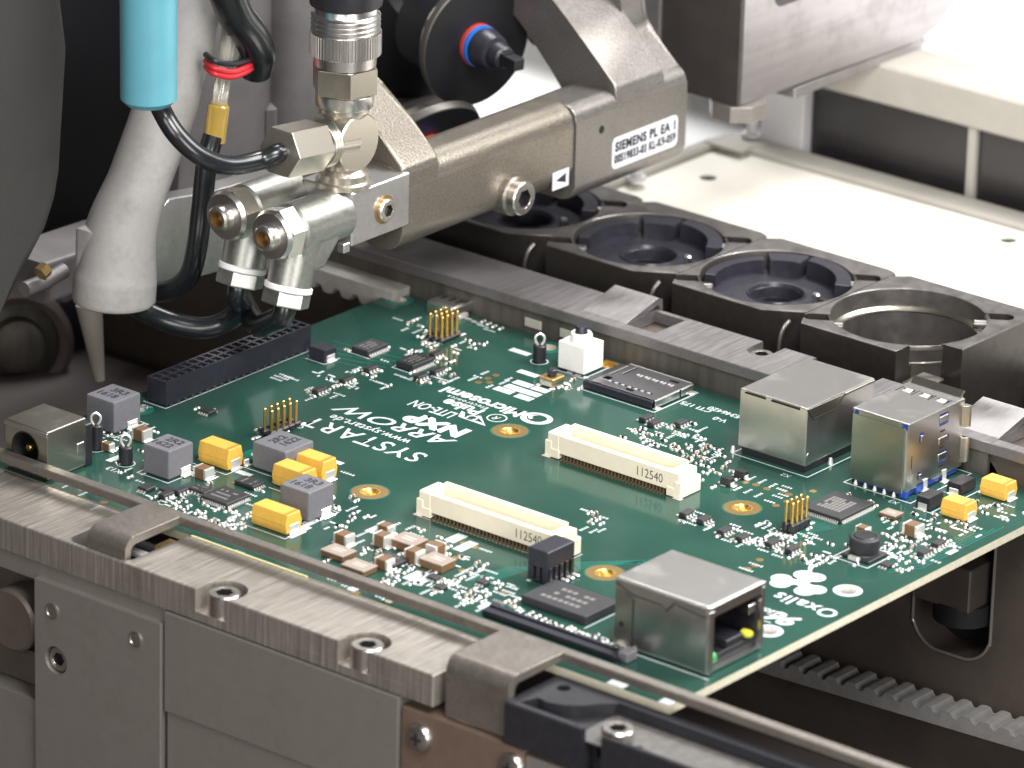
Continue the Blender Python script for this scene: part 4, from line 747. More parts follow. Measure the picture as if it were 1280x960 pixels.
# ---- integrated circuits
def leaded(name, x, y, L, Wd, H, n, m, rot=0, body='ic', marks=3, pin=0.3):
    """flat black package: n leads along the long sides, m along the ends"""
    o = MB().box(-L/2, L/2, -Wd/2, Wd/2, 0.12, H, 0.12, 1).build(name, M[body], B, 30, (x, y, 0), R(rot))
    p = MB()
    for i in range(n):
        a = (i+0.5)/n-0.5; a *= L*0.92; w = L*0.92/n*0.27
        for s in (-1, 1): p.box(a-w, a+w, min(s*Wd/2, s*(Wd/2+pin*0.5)), max(s*Wd/2, s*(Wd/2+pin*0.5)), 0.1, min(0.5, H*0.5)).box(a-w, a+w, min(s*(Wd/2+pin*0.4), s*(Wd/2+pin+0.35)), max(s*(Wd/2+pin*0.4), s*(Wd/2+pin+0.35)), 0.01, 0.17)
    for i in range(m):
        a = (i+0.5)/m-0.5; a *= Wd*0.92; w = Wd*0.92/m*0.27
        for s in (-1, 1): p.box(min(s*L/2, s*(L/2+pin*0.5)), max(s*L/2, s*(L/2+pin*0.5)), a-w, a+w, 0.1, min(0.5, H*0.5)).box(min(s*(L/2+pin*0.4), s*(L/2+pin+0.35)), max(s*(L/2+pin*0.4), s*(L/2+pin+0.35)), a-w, a+w, 0.01, 0.17)
    if n or m: tag(p.build('leads', M['tin'], o, 30), kind='stuff')
    q = MB()
    for k in range(marks):
        yy = -Wd*0.22+k*Wd*0.44/max(1, marks-1)
        for j in range(7):
            xx = -L*0.30+j*L*0.088
            if rnd.random() < 0.85: q.quad([(xx-L*0.032, yy-Wd*0.05, H+0.008), (xx+L*0.032, yy-Wd*0.05, H+0.008), (xx+L*0.032, yy+Wd*0.05, H+0.008), (xx-L*0.032, yy+Wd*0.05, H+0.008)])
    if marks: tag(q.build('laser_print', M['ic_mark'], o, 0), kind='stuff')
    return o
leaded('control_chip', -2.1, -81.6, 6.6, 6.6, 1.0, 12, 12, pin=0.12)
leaded('bus_chip', 85.0, -8.4, 8.8, 10.6, 1.1, 16, 20, marks=5, pin=0.2)
leaded('logic_chip', -32.2, -5.2, 6.2, 4.4, 1.3, 8, 0, 90); leaded('logic_chip', -20.4, -5.2, 6.6, 4.4, 1.4, 10, 0, 90)
leaded('driver_chip', -7.9, -82.6+0.6, 4.4, 3.0, 0.9, 5, 0, 0, marks=2, pin=0.1); leaded('driver_chip', -3.4, -73.4, 3.4, 4.8, 0.9, 5, 0, 90, marks=2, pin=0.1)
leaded('sensor_chip', -33.6, -51.6, 2.8, 2.4, 0.7, 4, 0, 0, marks=0, pin=0.1)
leaded('regulator_chip', 39.8, -84.4+0.8, 5.2, 4.2, 1.0, 0, 0, marks=2)
leaded('memory_chip', 76.0, -76.9, 14.6, 9.8, 1.7, 0, 0, marks=3)
o = leaded('mosfet_chip', -15.8, -88.2, 2.4, 2.6, 0.9, 3, 0, marks=0); leaded('mosfet_chip', -12.2, -86.4, 2.8, 2.0, 0.9, 3, 0, marks=0)
for x, y in ((58.2, -79.6), (54.0, -86.6), (107.2, -24.0), (50.2, -84.0)): leaded('small_chip', x, y, 2.2, 2.0, 0.7, 3, 0, marks=0, pin=0.12)
def diode(x, y, L, Wd, H, m='black', rot=0):
    o = MB().prism([(-Wd/2, 0.2), (Wd/2, 0.2), (Wd/2+0.1, H*0.5), (Wd/2-0.15, H), (-Wd/2+0.15, H), (-Wd/2-0.1, H*0.5)], 'x', -L/2, L/2, 0.12).build('power_diode', M[m], B, 30, (x, y, 0), R(rot))
    for s in (-1, 1): MB().box(min(s*L/2, s*(L/2+0.2)), max(s*L/2, s*(L/2+0.2)), -Wd*0.32, Wd*0.32, 0.1, H*0.52, 0.04).box(min(s*L/2, s*(L/2+0.8)), max(s*L/2, s*(L/2+0.8)), -Wd*0.34, Wd*0.34, 0.0, 0.25, 0.1).build('terminal', M['tin'], o)
diode(-36.3, -14.8, 4.2, 3.6, 2.6, 'navy'); diode(96.6, 4.7, 4.6, 3.0, 2.6, 'black', 90); diode(96.6, 15.0, 4.8, 3.2, 2.3, 'black', 90)
diode(62.4, -12.6, 2.2, 1.7, 1.5); diode(62.2, -8.0, 2.2, 1.7, 1.5)

# ---- 40-way black socket strip
so = thing('socket_strip', None, None); so.parent = B
b = MB(); b.box(-46.3, -41.3, -55.0, -12.6, 0.3, 4.3); b.box(-46.3, -45.9, -55, -12.6, 4.3, 5.2); b.box(-41.7, -41.3, -55, -12.6, 4.3, 5.2); b.box(-44.05, -43.55, -54.6, -13, 4.3, 5.15)
for i in range(21): b.box(-45.9, -41.7, -55+i*2.095, -54.5+i*2.095, 4.3, 5.18)
b.build('body', M['navy'], so)
q = MB()
for i in range(20):
    for u in (-44.9, -42.7): q.box(u-0.22, u+0.22, -53.9+i*2.095-0.22, -53.9+i*2.095+0.22, 4.3, 4.9)
tag(q.build('contacts', M['discedge'], so), kind='stuff')
q = MB()
for i in range(20): q.box(-41.3, -40.9, -54.2+i*2.095, -53.5+i*2.095, 0.02, 0.5, 0.1)
tag(q.build('solder_tails', M['black'], so), kind='stuff')

# ---- gold pin headers
def pin_header(x, y, nu, nv, pitch, base, hp, rot=0, dull=False):
    h = thing('pin_header', None, None, None, (x, y, 0)); h.parent = B; h.rotation_euler = (0, 0, R(rot))
    pm = MB().box(-0.30, 0.30, -0.30, 0.30, 0, hp, 0.16).mesh('pin', M['gold'])
    bm_ = MB().box(-pitch/2+0.06, pitch/2-0.06, -pitch/2+0.02, pitch/2-0.02, 0.25, base, 0.3).mesh('base_cell', M['black'])
    sm_ = MB().box(-0.35, 0.35, -1.3, 0, 0.02, 0.3, 0.08).mesh('solder_foot', M['tin'])
    for i in range(nu):
        for j in range(nv):
            p = ((i-(nu-1)/2)*pitch, (j-(nv-1)/2)*pitch, 0)
            put('pin', pm, h, p); put('base_cell', bm_, h, p)
        for s in (0, 1): put('solder_foot', sm_, h, ((i-(nu-1)/2)*pitch, (nv/2*pitch+0.9)*(1 if s else -1)+(0.9 if s else 0)-(0 if s else -0.4), 0))
    return h
pin_header(-17.0, -49.3, 2, 5, 1.75, 1.4, 5.6); pin_header(-25.7, 9.8, 3, 4, 1.55, 1.2, 5.8); pin_header(84.7, -21.2, 2, 4, 1.45, 2.0, 6.2)

# ---- cream board-to-board connectors
def mezzanine(x0, x1, yc):
    m_ = thing('board_connector', None, None, None, ((x0+x1)/2, yc, 0)); m_.parent = B; L = x1-x0
    b = MB(); w = 3.0
    b.box(-L/2+3.2, L/2-3.2, -w, -w+1.25, 1.2, 4.9, 0.12)                 # near long wall
    b.box(-L/2+2.6, L/2-2.6, w-1.5, w-0.4, 0.9, 5.6, 0.12)                # far long wall, a little taller
    b.box(-L/2+3.0, L/2-3.0, -w+1.2, w-1.4, 0.8, 1.7)
    for s in (-1, 1):
        b.box(min(s*(L/2-0.5), s*(L/2-3.3)), max(s*(L/2-0.5), s*(L/2-3.3)), -w-0.05, w-1.6, 0.9, 5.0, 0.18)
        b.box(min(s*(L/2-0.5), s*(L/2-2.4)), max(s*(L/2-0.5), s*(L/2-2.4)), w-1.8, w-0.5, 0.9, 5.0, 0.18)
        b.box(min(s*L/2, s*(L/2-1.6)), max(s*L/2, s*(L/2-1.6)), -w-0.2, w+0.1, 0.1, 3.3, 0.12)
        b.box(min(s*(L/2-1.4), s*(L/2-3.4)), max(s*(L/2-1.4), s*(L/2-3.4)), -w-0.2, -w+1.2, 0.1, 1.9, 0.1)
        b.box(min(s*(L/2-3.2), s*(L/2-4.6)), max(s*(L/2-3.2), s*(L/2-4.6)), -w+1.1, -w+2.1, 2.0, 4.6, 0.1)
    b.build('body', M['cream'], m_)
    MB().box(-L/2+5, L/2-5, -0.5, 0.3, 1.6, 3.2, 0.15).build('tongue', M['cream'], m_)
    p = MB(); n = 30
    for i in range(n):
        a = -L/2+4.3+(L-8.6)*i/(n-1)
        p.box(a-0.2, a+0.2, -w-0.7, -w+0.6, 0.03, 0.28).box(a-0.2, a+0.2, -w+0.25, -w+0.5, 0.2, 1.25)
    tag(p.build('contact_row', M['pinbrown'], m_, 30), kind='stuff')
    MB().box(-L/2+3.8, L/2-3.8, -w+0.6, -w+0.7, 0.02, 1.2).build('dark_gap', M['void'], m_)
    text('112540', 2.6, (L/2-7.6, -w-0.015, 2.9), (R(90), 0, 0), M['ink'], m_, 'printed_text', sx=0.84, bold=-0.01)
    for s in (-1, 1): MB().box(s*(L/2-0.6)-0.9, s*(L/2-0.6)+0.9, -w-0.7, -w+0.4, 0.01, 0.14).build('solder_tab', M['tin'], m_)
mezzanine(28.5, 62.5, -59.9); mezzanine(27.9, 60.4, -21.3)

# ---- network jacks in metal shells
def jack_near():
    j = thing('network_jack', None, None, None, (102.2, -76.7, 0)); j.parent = B; j['label'] = 'network jack with open port at the near right corner of the board'
    L, Wd, H = 20.6, 16.2, 13.2
    sh = MB().box(-L/2, L/2, -Wd/2, Wd/2, 0.3, H, 0.45, 2).mesh('shell', M['nickel'])
    cut = MB(); cut.box(-L/2+6, L/2+2, -Wd/2+1.7, Wd/2-1.0, 0.9, 10.9)
    put('shell', carve(sh, [cut]), j)
    MB().box(-L/2+2.5, L/2-0.8, -Wd/2+1.75, -Wd/2+2.2, 1, 10.8).box(-L/2+2.5, L/2-0.8, Wd/2-1.5, Wd/2-1.05, 1, 10.8).box(-L/2+6.05, -L/2+6.5, -Wd/2+2, Wd/2-1.2, 1, 10.8).box(-L/2+6, L/2-0.8, -Wd/2+1.8, Wd/2-1.1, 10.4, 10.85).build('liner', M['black'], j)
    MB().box(-L/2+6.5, L/2-0.9, -Wd/2+1.8, Wd/2-1.1, 0.95, 2.8, 0.1).box(0, L/2-0.9, -1.2, 3.6, 2.8, 4.4, 0.2).build('port_floor', M['black'], j)
    MB().box(L/2-3.4, L/2-0.7, Wd/2-3.4, Wd/2-1.55, 7.4, 9.2, 0.15).build('side_clip', M['nickel'], j)
    MB().lathe([(0.95, -1.2), (0.95, 0.1), (0.6, 0.6), (0.1, 0.75)], 16, frame((L/2-0.9, Wd/2-3.0, 3.6), (1, 0, 0)) @ Matrix.Diagonal((1.1, 0.75, 1, 1))).build('status_light', M['led_y'], j)
    MB().lathe([(0.9, -1.2), (0.9, 0.1), (0.6, 0.5), (0.1, 0.6)], 16, frame((L/2-0.9, -Wd/2+3.0, 2.4), (1, 0, 0)) @ Matrix.Diagonal((0.9, 1.2, 1, 1))).build('status_light', M['led_g'], j)
    # folded top edge with its wavy seam on the near side
    pr = [(-L/2+0.4, H-0.3), (-L/2+0.6, H-2.2), (-L/2+4.4, H-2.4), (-L/2+10.4, H-2.4), (-L/2+11.6, H-3.2), (-L/2+13.4, H-1.2), (-L/2+14.6, H-1.5), (L/2-0.5, H-2.0), (L/2-0.3, H-0.3)]
    MB().prism(pr, 'y', -Wd/2-0.22, -Wd/2+0.1, 0.05).build('top_fold', M['nickel'], j)
    MB().prism([(-L/2+0.3, 0.3), (-L/2+4.3, 0.3), (-L/2+4.3, H-3.4), (-L/2+0.3, H-1.0)], 'y', -Wd/2-0.14, -Wd/2+0.1, 0.05).build('side_fold', M['nickel_dark'], j)
    MB().tube([(a_, -Wd/2-0.22, z_) for a_, z_ in [(-L/2+0.5, H-0.9)]+pr[2:8]], 0.12, 6, 1).build('seam', M['void'], j)
    MB().tube([(a_, -Wd/2-0.15, z_) for a_, z_ in ((-L/2+4.3, 0.6), (-L/2+4.3, H-3.4), (-L/2+0.5, H-1.1))], 0.10, 6, 1).build('seam', M['void'], j)
    MB().cyl((-L/2+1.9, -Wd/2-0.2, 4.6), (-L/2+1.9, -Wd/2-0.1, 4.6), 0.5).build('fold_hole', M['void'], j)
    MB().box(L/2-0.01, L/2+0.25, -Wd/2+0.1, Wd/2-0.1, H-1.0, H-0.1, 0.08).box(L/2-0.01, L/2+0.25, -Wd/2+0.1, -Wd/2+1.4, 0.4, H-1.05, 0.08).box(L/2-0.01, L/2+0.2, Wd/2-0.9, Wd/2-0.1, 0.4, H-1.05, 0.06).build('front_frame', M['nickel'], j)
jack_near()
def jack_far():
    j = thing('network_jack', None, None, None, (62.1, 12.3, 0)); j.parent = B; j['label'] = 'network jack showing its closed back near the rear rail'
    L, Wd, H = 15.8, 21.8, 13.3
    sh = MB().box(-L/2, L/2, -Wd/2, Wd/2, 1.5, H, 0.3, 2).mesh('shell', M['nickel'])
    cu = [MB().box(-L/2+1.3, -L/2+6.0, -Wd/2-0.2, -Wd/2+0.25, H-0.42, H+0.2), MB().box(-L/2+7.2, L/2-1.6, -Wd/2-0.2, -Wd/2+0.25, H-0.42, H+0.2)]
    put('shell', carve(sh, cu), j)
    MB().box(-L/2+1.2, -L/2+6.2, -Wd/2-0.03, -Wd/2+0.1, H-0.75, H-0.4).build('top_slot', M['void'], j); MB().box(-L/2+7.4, L/2-1.6, -Wd/2-0.03, -Wd/2+0.1, H-0.75, H-0.4).build('top_slot', M['void'], j)
    MB().tube([(L/2+0.17, a_, z_) for a_, z_ in ((-Wd/2+0.1, H-0.5), (-Wd/2+1.9, H-2.65), (-Wd/2+8.9, H-2.65), (-Wd/2+11.8, H-0.5), (Wd/2-0.3, H-0.5))], 0.13, 6, 1).build('seam', M['void'], j)
    MB().box(-L/2+0.6, L/2-0.4, -Wd/2+0.5, Wd/2-0.5, 0.1, 1.6).build('base', M['black'], j)
    MB().prism([(-Wd/2+0.2, H-0.25), (-Wd/2+2.0, H-2.6), (-Wd/2+9.0, H-2.6), (-Wd/2+11.8, H-0.4)], 'x', L/2-0.1, L/2+0.16, 0.05).build('side_fold', M['nickel_dark'], j)
    MB().prism([(-Wd/2+0.05, 1.6), (-Wd/2+1.9, 1.6), (-Wd/2+1.9, H-2.7), (-Wd/2+0.05, H-0.5)], 'x', L/2-0.1, L/2+0.13, 0.04).build('side_fold', M['nickel'], j)
    MB().box(L/2-0.1, L/2+0.2, -Wd/2+12.2, Wd/2-0.2, H-0.9, H-0.3, 0.05).build('side_fold', M['nickel_dark'], j)
    MB().cyl((L/2+0.1, -Wd/2+0.9, 3.6), (L/2+0.22, -Wd/2+0.9, 3.6), 0.45).build('dimple', M['nickel'], j)
    for p in ((L/2+0.6, -Wd/2+7.6), (-L/2-0.9, -Wd/2-0.2)): MB().cyl((p[0], p[1], 0), (p[0], p[1], 1.2), 0.55, 12, 0.3).build('solder_post', M['tin'], j)
jack_far()

# ---- stacked usb socket
def usb():
    j = thing('usb_socket', None, None, None, (85.0, 13.2, 0)); j.parent = B
    L, Wd, H = 13.0, 18.2, 15.2
    sh = MB().box(-L/2, L/2, -Wd/2, Wd/2, 1.4, H, 0.22, 2).mesh('shell', M['nickel'])
    cu = []
    for a, z0, z1 in ((4.2, 10.4, 12.4), (4.2, 2.8, 4.4), (11.4, 11.8, 14.2), (11.8, 8.0, 9.4), (11.4, 4.2, 6.6)):
        w = 1.4 if a < 5 else 3.0
        cu.append(MB().box(L/2-0.4, L/2+1, -Wd/2+a-w/2, -Wd/2+a+w/2, z0, z1))
    for k, u in enumerate((-3.8, 0.2, 4.0)): cu.append(MB().box(u-1.3, u+1.3, Wd/2-5.0, Wd/2-3.2, H-0.4, H+1))
    cu += [MB().box(L/2-0.4, L/2+1, -Wd/2+3.4, -Wd/2+8.2, 1, 3.0-1.0), MB().box(-L/2+0.2, -L/2+1.5, -Wd/2-1, -Wd/2+0.4, H-1.3, H-0.25), MB().box(L/2-1.6, L/2-0.3, -Wd/2-1, -Wd/2+0.4, H-1.3, H-0.25)]
    put('shell', carve(sh, cu), j)
    MB().box(-L/2+0.35, L/2-0.35, -Wd/2+0.3, Wd/2-1.0, 0.4, H-0.42, 0.1).box(L/2-1.5, L/2+0.05, -Wd/2+0.0, -Wd/2+1.2, 0.1, 1.6, 0.1).box(L/2-1, L/2-0.02, -Wd/2+3.4, -Wd/2+7.4, 0.2, 1.6).build('insulator', M['bluep'], j)
    MB().box(-L/2+0.25, L/2-0.75, -Wd/2-0.22, -Wd/2+0.05, 1.0, H-1.0, 0.06).box(-L/2+1.7, L/2-2.0, -Wd/2-0.22, -Wd/2+0.05, H-1.0, H-0.2, 0.04).build('back_plate', M['nickel_dark'], j)
    MB().cyl((L/2-0.35, -Wd/2-0.12, 2.2), (L/2-0.35, -Wd/2-0.12, H-1.2), 0.3, 10).build('edge_fold', M['nickel'], j)
    for a, z in ((4.2, 11.2), (4.2, 3.4)): MB().box(L/2-0.3, L/2+0.25, -Wd/2+a-0.35, -Wd/2+a+0.4, z-0.6, z+0.6, 0.08).build('latch', M['nickel'], j)
    for z in (13.0, 8.7, 5.4): MB().box(L/2-0.25, L/2+0.12, -Wd/2+10.0, -Wd/2+12.7, z-0.62, z+0.72, 0.1).build('spring_tab', M['nickel_dark'], j)
    for z in (10.5, 7.2, 3.4): MB().box(L/2-0.02, L/2+0.03, -Wd/2+10.4, -Wd/2+11.9, z, z+0.3).build('vent_slit', M['void'], j)
    MB().box(L/2-0.02, L/2+0.03, -Wd/2+1.3, -Wd/2+1.5, 5.8, 8.4).build('vent_slit', M['void'], j)
    for u in (-5.6, -2.0, 1.8, 5.4): MB().box(u-0.12, u+0.12, Wd/2-5.8, Wd/2-2.8, H-0.02, H+0.03).build('vent_slit', M['void'], j)
    for u in (-3.8, 0.2, 4.0): MB().prism([(Wd/2-4.6, H-0.35), (Wd/2-3.4, H-0.1), (Wd/2-3.4, H+0.05), (Wd/2-4.8, H-0.2)], 'x', u-0.8, u+0.8).build('spring_tab', M['nickel'], j)
    # flange springs at the mouth
    def flange(x0, x1, z0, z1, ax):
        b = MB()
        if ax == 'top': b.prism([(Wd/2-0.6, H-0.1), (Wd/2-0.1, H+0.9), (Wd/2+0.3, H+1.3), (Wd/2+0.8, H+0.9), (Wd/2+0.5, H+0.6), (Wd/2+0.2, H+0.8), (Wd/2, H-0.1)], 'x', x0, x1, 0.05)
        else: b.prism([(L/2-0.1, Wd/2-0.9), (L/2+0.8, Wd/2-0.3), (L/2+1.2, Wd/2+0.5), (L/2+0.7, Wd/2+1.0), (L/2+0.5, Wd/2+0.6), (L/2+0.6, Wd/2+0.1), (L/2-0.1, Wd/2-0.3)], 'z', z0, z1, 0.05)
        b.build('mouth_spring', M['nickel_dark'], j)
    flange(-L/2+0.8, L/2-0.6, 0, 0, 'top'); flange(0, 0, 9.6, 13.8, 'side'); flange(0, 0, 2.4, 7.4, 'side')
    for a in (6.2, 12.4): MB().box(L/2-0.05, L/2+0.2, -Wd/2+a-0.6, -Wd/2+a+0.6, 0, 2.4, 0.06).box(L/2-0.3, L/2+1.0, -Wd/2+a-1.0, -Wd/2+a+1.0, 0.0, 0.22, 0.08).build('shell_leg', M['tin'], j)
    for k in range(5): MB().cyl((-L/2+1.6+k*2.2, -Wd/2-0.1, 0), (-L/2+1.6+k*2.2, -Wd/2-0.1, 0.9), 0.42, 10, 0.2).build('solder_post', M['tin'], j)
    MB().box(-L/2+0.5, L/2-0.4, -Wd/2+0.2, Wd/2-1, 0.05, 0.5).build('shadow_gap', M['void'], j)
usb()

# ---- power jack at the left end
def power_jack():
    j = thing('power_jack', None, None, None, (-37.4, -92.6, 0)); j.parent = B
    L, Wd, H = 11.0, 10.6, 10.0
    sh = MB().box(-L/2, L/2, -Wd/2, Wd/2, 0.4, H, 0.35, 2).mesh('shell', [M['nickel_dark']])  # dark reflections put into the shell colour by a darker nickel
    put('shell', carve(sh, [MB().cyl((-0.2, -Wd/2-1, 5.2), (-0.2, -Wd/2+8, 5.2), 3.3, 32)]), j)
    MB().lathe([(3.5, -0.05), (3.25, -0.05), (3.2, 7.8), (0.1, 7.8)], 28, frame((-0.2, -Wd/2, 5.2), (0, 1, 0)), cap=False).build('bore', M['void'], j)
    MB().lathe([(0.9, 7.6), (0.9, 1.2), (0.6, 0.7), (0.05, 0.6)], 16, frame((-0.2, -Wd/2, 5.2), (0, 1, 0))).build('centre_pin', M['brass'], j)
    MB().box(-L/2-0.2, L/2+0.1, Wd/2-0.4, Wd/2+1.6, 0.1, 8.6, 0.2).build('rear_block', M['black'], j)
    MB().box(-L/2, L/2, -Wd/2-0.18, -Wd/2+0.05, 8.9, H-0.25, 0.05).build('lip', M['nickel'], j)
    MB().box(L/2-0.05, L/2+0.14, Wd/2-2.6, Wd/2-0.9, 3.4, 5.4, 0.04).build('side_tab', M['nickel'], j)
    MB().box(-L/2+0.4, L/2-0.4, -Wd/2+0.3, Wd/2, -1.8, 0.5).build('foot', M['black'], j)
power_jack()
def test_loop(x, y, h=3.6, r=1.35):
    j = thing('test_loop', None, None, None, (x, y, 0)); j.parent = B
    MB().cyl((0, 0, 0.05), (0, 0, h), r, 24, bev=0.2).build('bead', M['black'], j)
    P = [(-0.35, 0, h-0.1), (-0.8, 0, h+0.9), (-0.7, 0, h+1.8), (0, 0, h+2.3), (0.7, 0, h+1.8), (0.8, 0, h+0.9), (0.35, 0, h-0.1)]
    MB().tube([(p[0]*0.8, p[0]*0.75, p[2]) for p in P], 0.25, 8, 5).build('wire_loop', M['tin'], j)
    ring(0, 0, r+0.25, r+0.5, 0.02, 'silk', 'loop_outline', 24, j)
test_loop(-3.7, 13.1); test_loop(-27.6, -81.2); test_loop(-36.8, -79.6, 5.0)

# ---- white push switch, small button, card slot, micro usb
sw = thing('push_switch', None, None, None, (4.7, 15.6, 0)); sw.parent = B
MB().box(-3.3, 3.3, -3.1, 3.1, 0.35, 6.0, 0.25, 2).box(-3.45, -3.2, -1.2, 1.4, 0.4, 5.9, 0.05).build('case', M['white'], sw)
MB().lathe([(2.2, 6.0), (2.2, 7.4), (2.0, 7.7), (1.35, 7.7), (1.35, 6.8)], 32, cap=False).build('collar', M['white'], sw)
MB().lathe([(1.2, 6.4), (1.2, 8.7), (1.0, 9.0), (0.1, 9.0)], 24).build('plunger', M['navy'], sw)
MB().box(-3.0, 3.0, -2.9, 2.9, 0.02, 0.4).build('foot', M['black'], sw)
bt = thing('push_button', None, None, None, (6.0, 5.0, 0)); bt.parent = B
MB().box(-1.8, 1.8, -1.8, 1.8, 0.1, 2.0, 0.2).build('frame', M['goldpad'], bt); MB().box(-1.5, 1.5, -1.9, -1.75, 0.3, 1.4).box(1.75, 1.9, -1.5, 1.5, 0.3, 1.4).build('side_plates', M['nickel_dark'], bt)
MB().cyl((0, 0, 2), (0, 0, 3.4), 0.95, 20, bev=0.2).build('cap', M['navy'], bt)
for s in (-1, 1):
    for q in (-1, 1): MB().box(s*1.7-0.5, s*1.7+0.5, q*2.0-0.45, q*2.0+0.45, 0, 0.3, 0.1).build('solder_foot', M['tin'], bt)
cs = thing('card_slot', None, None, None, (20.3, 14.2, 0)); cs.parent = B
L, Wd, H = 17.6, 12.8, 1.9
shn = mat('dark_nickel', (0.30, 0.295, 0.31), 0.3, 1.0, var=0.08, vscale=0.5)
top = MB().box(-L/2+1.6, L/2-0.2, -Wd/2+0.6, Wd/2, H-0.3, H, 0.06).mesh('cover', shn)
cu = []
for k in range(7): cu.append(MB().box(-4.6+k*1.6, -3.4+k*1.6, -4.2, -3.2, H-1, H+1))
for k in range(5): cu.append(MB().box(-2.4+k*1.9, -1.2+k*1.9, 2.0, 3.0, H-1, H+1))
cu += [MB().box(-6.4, -4.8, -3.6, -1.8, H-1, H+1), MB().box(0.6, 2.4, -5.2, -4.3, H-1, H+1), MB().box(-6.6, -6.2, -1, 5.2, H-1, H+1), MB().box(-4.8, -4.4, 1.0, 5.4, H-1, H+1), MB().box(4.2, 6.4, 4.2, 5.0, H-1, H+1)]
put('cover', carve(top, cu), cs)
q = MB()
for k in range(7): q.box(-4.55+k*1.6, -3.95+k*1.6, -3.9, -3.4, H-0.25, H+0.05)
for k in range(5): q.box(-2.3+k*1.9, -1.7+k*1.9, 2.2, 2.9, H-0.3, H+0.12); q.box(-1.4+k*1.9, -1.1+k*1.9, 2.0, 3.0, H-0.02, H+0.08)
q.box(-6.62, -6.5, -1, 5.2, H-0.02, H+0.05).box(-4.9, -4.8, 1.0, 5.4, H-0.02, H+0.05).box(-6.5, -4.7, -3.72, -3.6, H-0.02, H+0.06).box(-7, 8.2, Wd/2-0.2, Wd/2+0.02, H-0.3, H+0.04)
tag(q.build('contact_springs', M['tin'], cs, 30), kind='stuff')
MB().box(-L/2, L/2-0.5, -Wd/2, Wd/2-0.4, 0.15, H-0.7, 0.08).build('base', M['void'], cs)
MB().box(-L/2, L/2-0.5, -Wd/2-0.05, -Wd/2+0.55, 0.15, H-0.25, 0.08).build('front_wall', M['navy'], cs)
MB().box(-L/2+0.1, -L/2+1.5, -Wd/2+0.2, Wd/2-1, H-0.4, H-0.1, 0.1).build('end_block', M['black'], cs)
MB().box(L/2-0.25, L/2, -Wd/2+0.5, Wd/2-4.6, 0.3, H-0.1, 0.05).box(L/2-0.25, L/2, Wd/2-4.0, Wd/2-0.2, 0.3, H-0.1, 0.05).build('side_wall', M['nickel'], cs)
for s in (-1, 1): MB().box(L/2-0.6, L/2+0.7, s*(Wd/2-1.0)-0.7, s*(Wd/2-1.0)+0.7, 0, 0.25, 0.08).box(-L/2-0.7, -L/2+0.4, s*(Wd/2-1.0)-0.6, s*(Wd/2-1.0)+0.6, 0, 0.25, 0.08).build('solder_tab', M['tin'], cs)
mu = thing('micro_usb_socket', None, None, None, (-34.0, 21.6, 0)); mu.parent = B
MB().prism(rrect(-3.6, 3.6, 0.4, 2.9, 0.7, 4), 'y', -2.8, 3.2, 0.1).build('shell', M['nickel'], mu)
MB().prism([(-3.4, 0.2), (-3.4, 1.2), (-2.4, 2.4), (0.8, 2.4), (1.6, 1.4), (2.4, 1.4), (3.4, 0.6), (3.4, 0.2)], 'y', -3.0, -2.75, 0.04).build('rear_plate', M['nickel_dark'], mu)
for u in (-1.8, 0.4, 2.2): MB().box(u-0.4, u+0.4, -0.6, 1.4, 2.88, 2.93).build('spring_slit', M['void'], mu)
for s in (-1, 1): MB().box(s*3.7-0.4, s*3.7+0.4, -1.6, 1.2, 0, 0.9, 0.1).build('shell_leg', M['tin'], mu)
q = MB()
for k in range(5): q.box(-1.6+k*0.7, -1.2+k*0.7, -4.2, -2.8, 0.02, 0.25)
tag(q.build('leads', M['tin'], mu), kind='stuff')

# ---- round choke, black 10-way socket, flat cable connector, fiducial label
dr = thing('drum_choke', None, None, None, (101.3, -22.6, 0)); dr.parent = B
MB().lathe([(2.8, 0.3), (2.5, 0.9), (2.9, 1.8), (2.9, 3.7), (2.6, 3.95), (2.2, 3.95), (2.15, 3.7)], 40, cap=False).build('core', M['ic'], dr)
MB().lathe([(2.12, 3.2), (2.12, 3.9), (1.9, 4.1), (0.05, 4.12)], 36, cap=False).build('top_disc', M['black'], dr)
MB().box(-3.2, 3.2, -3.0, 3.0, 0.05, 0.6, 0.2).build('foot', M['ic'], dr)
for s in (-1, 1): MB().box(-1.2, 1.2, s*3.2-0.5, s*3.2+0.5, 0, 0.9, 0.2).build('terminal', M['tin'], dr)
bs = thing('small_socket', None, None, None, (65.2, -69.0, 0)); bs.parent = B
MB().box(-2.3, 2.3, -3.9, 3.9, 3.2, 6.6, 0.15).box(-2.25, -1.0, -3.8, -2.9, 0.4, 3.3).box(-0.4, 0.4, -3.75, -2.9, 0.4, 3.3).box(1.0, 2.25, -3.8, -2.9, 0.4, 3.3).box(-2, 2, -3, 3.8, 0.4, 3.3).build('body', M['navy'], bs)
for k in range(5):
    MB().box(2.2, 2.5, -3.4+k*1.55, -2.6+k*1.55, 0.3, 3.4, 0.05).build('ridge', M['black'], bs)
    MB().box(2.4, 4.0, -3.3+k*1.55, -2.6+k*1.55, 0.02, 0.6, 0.2).build('solder_foot', M['tin'], bs)
fc = thing('cable_connector', None, None, None, (82.6, -88.6, 0)); fc.parent = B
MB().box(-16, 15.6, -1.7, 0.9, 0.1, 0.9, 0.12).box(-16, 15.6, 0.4, 1.2, 0.1, 1.35, 0.1).build('body', M['navy'], fc)
MB().box(14.2, 16.4, -1.2, 1.8, 0.1, 2.0, 0.2).build('end_latch', M['inductor'], fc)
MB().box(-16.4, -14.0, 1.3, 2.3, 0.1, 1.8, 0.2).build('end_latch', M['inductor'], fc)
MB().box(-15, 14.4, -2.2, -1.75, 0.3, 1.3, 0.1).build('actuator', M['black'], fc)
fb = thing('gold_label', None, None, None, (8.4, 21.2, 0)); fb.parent = B
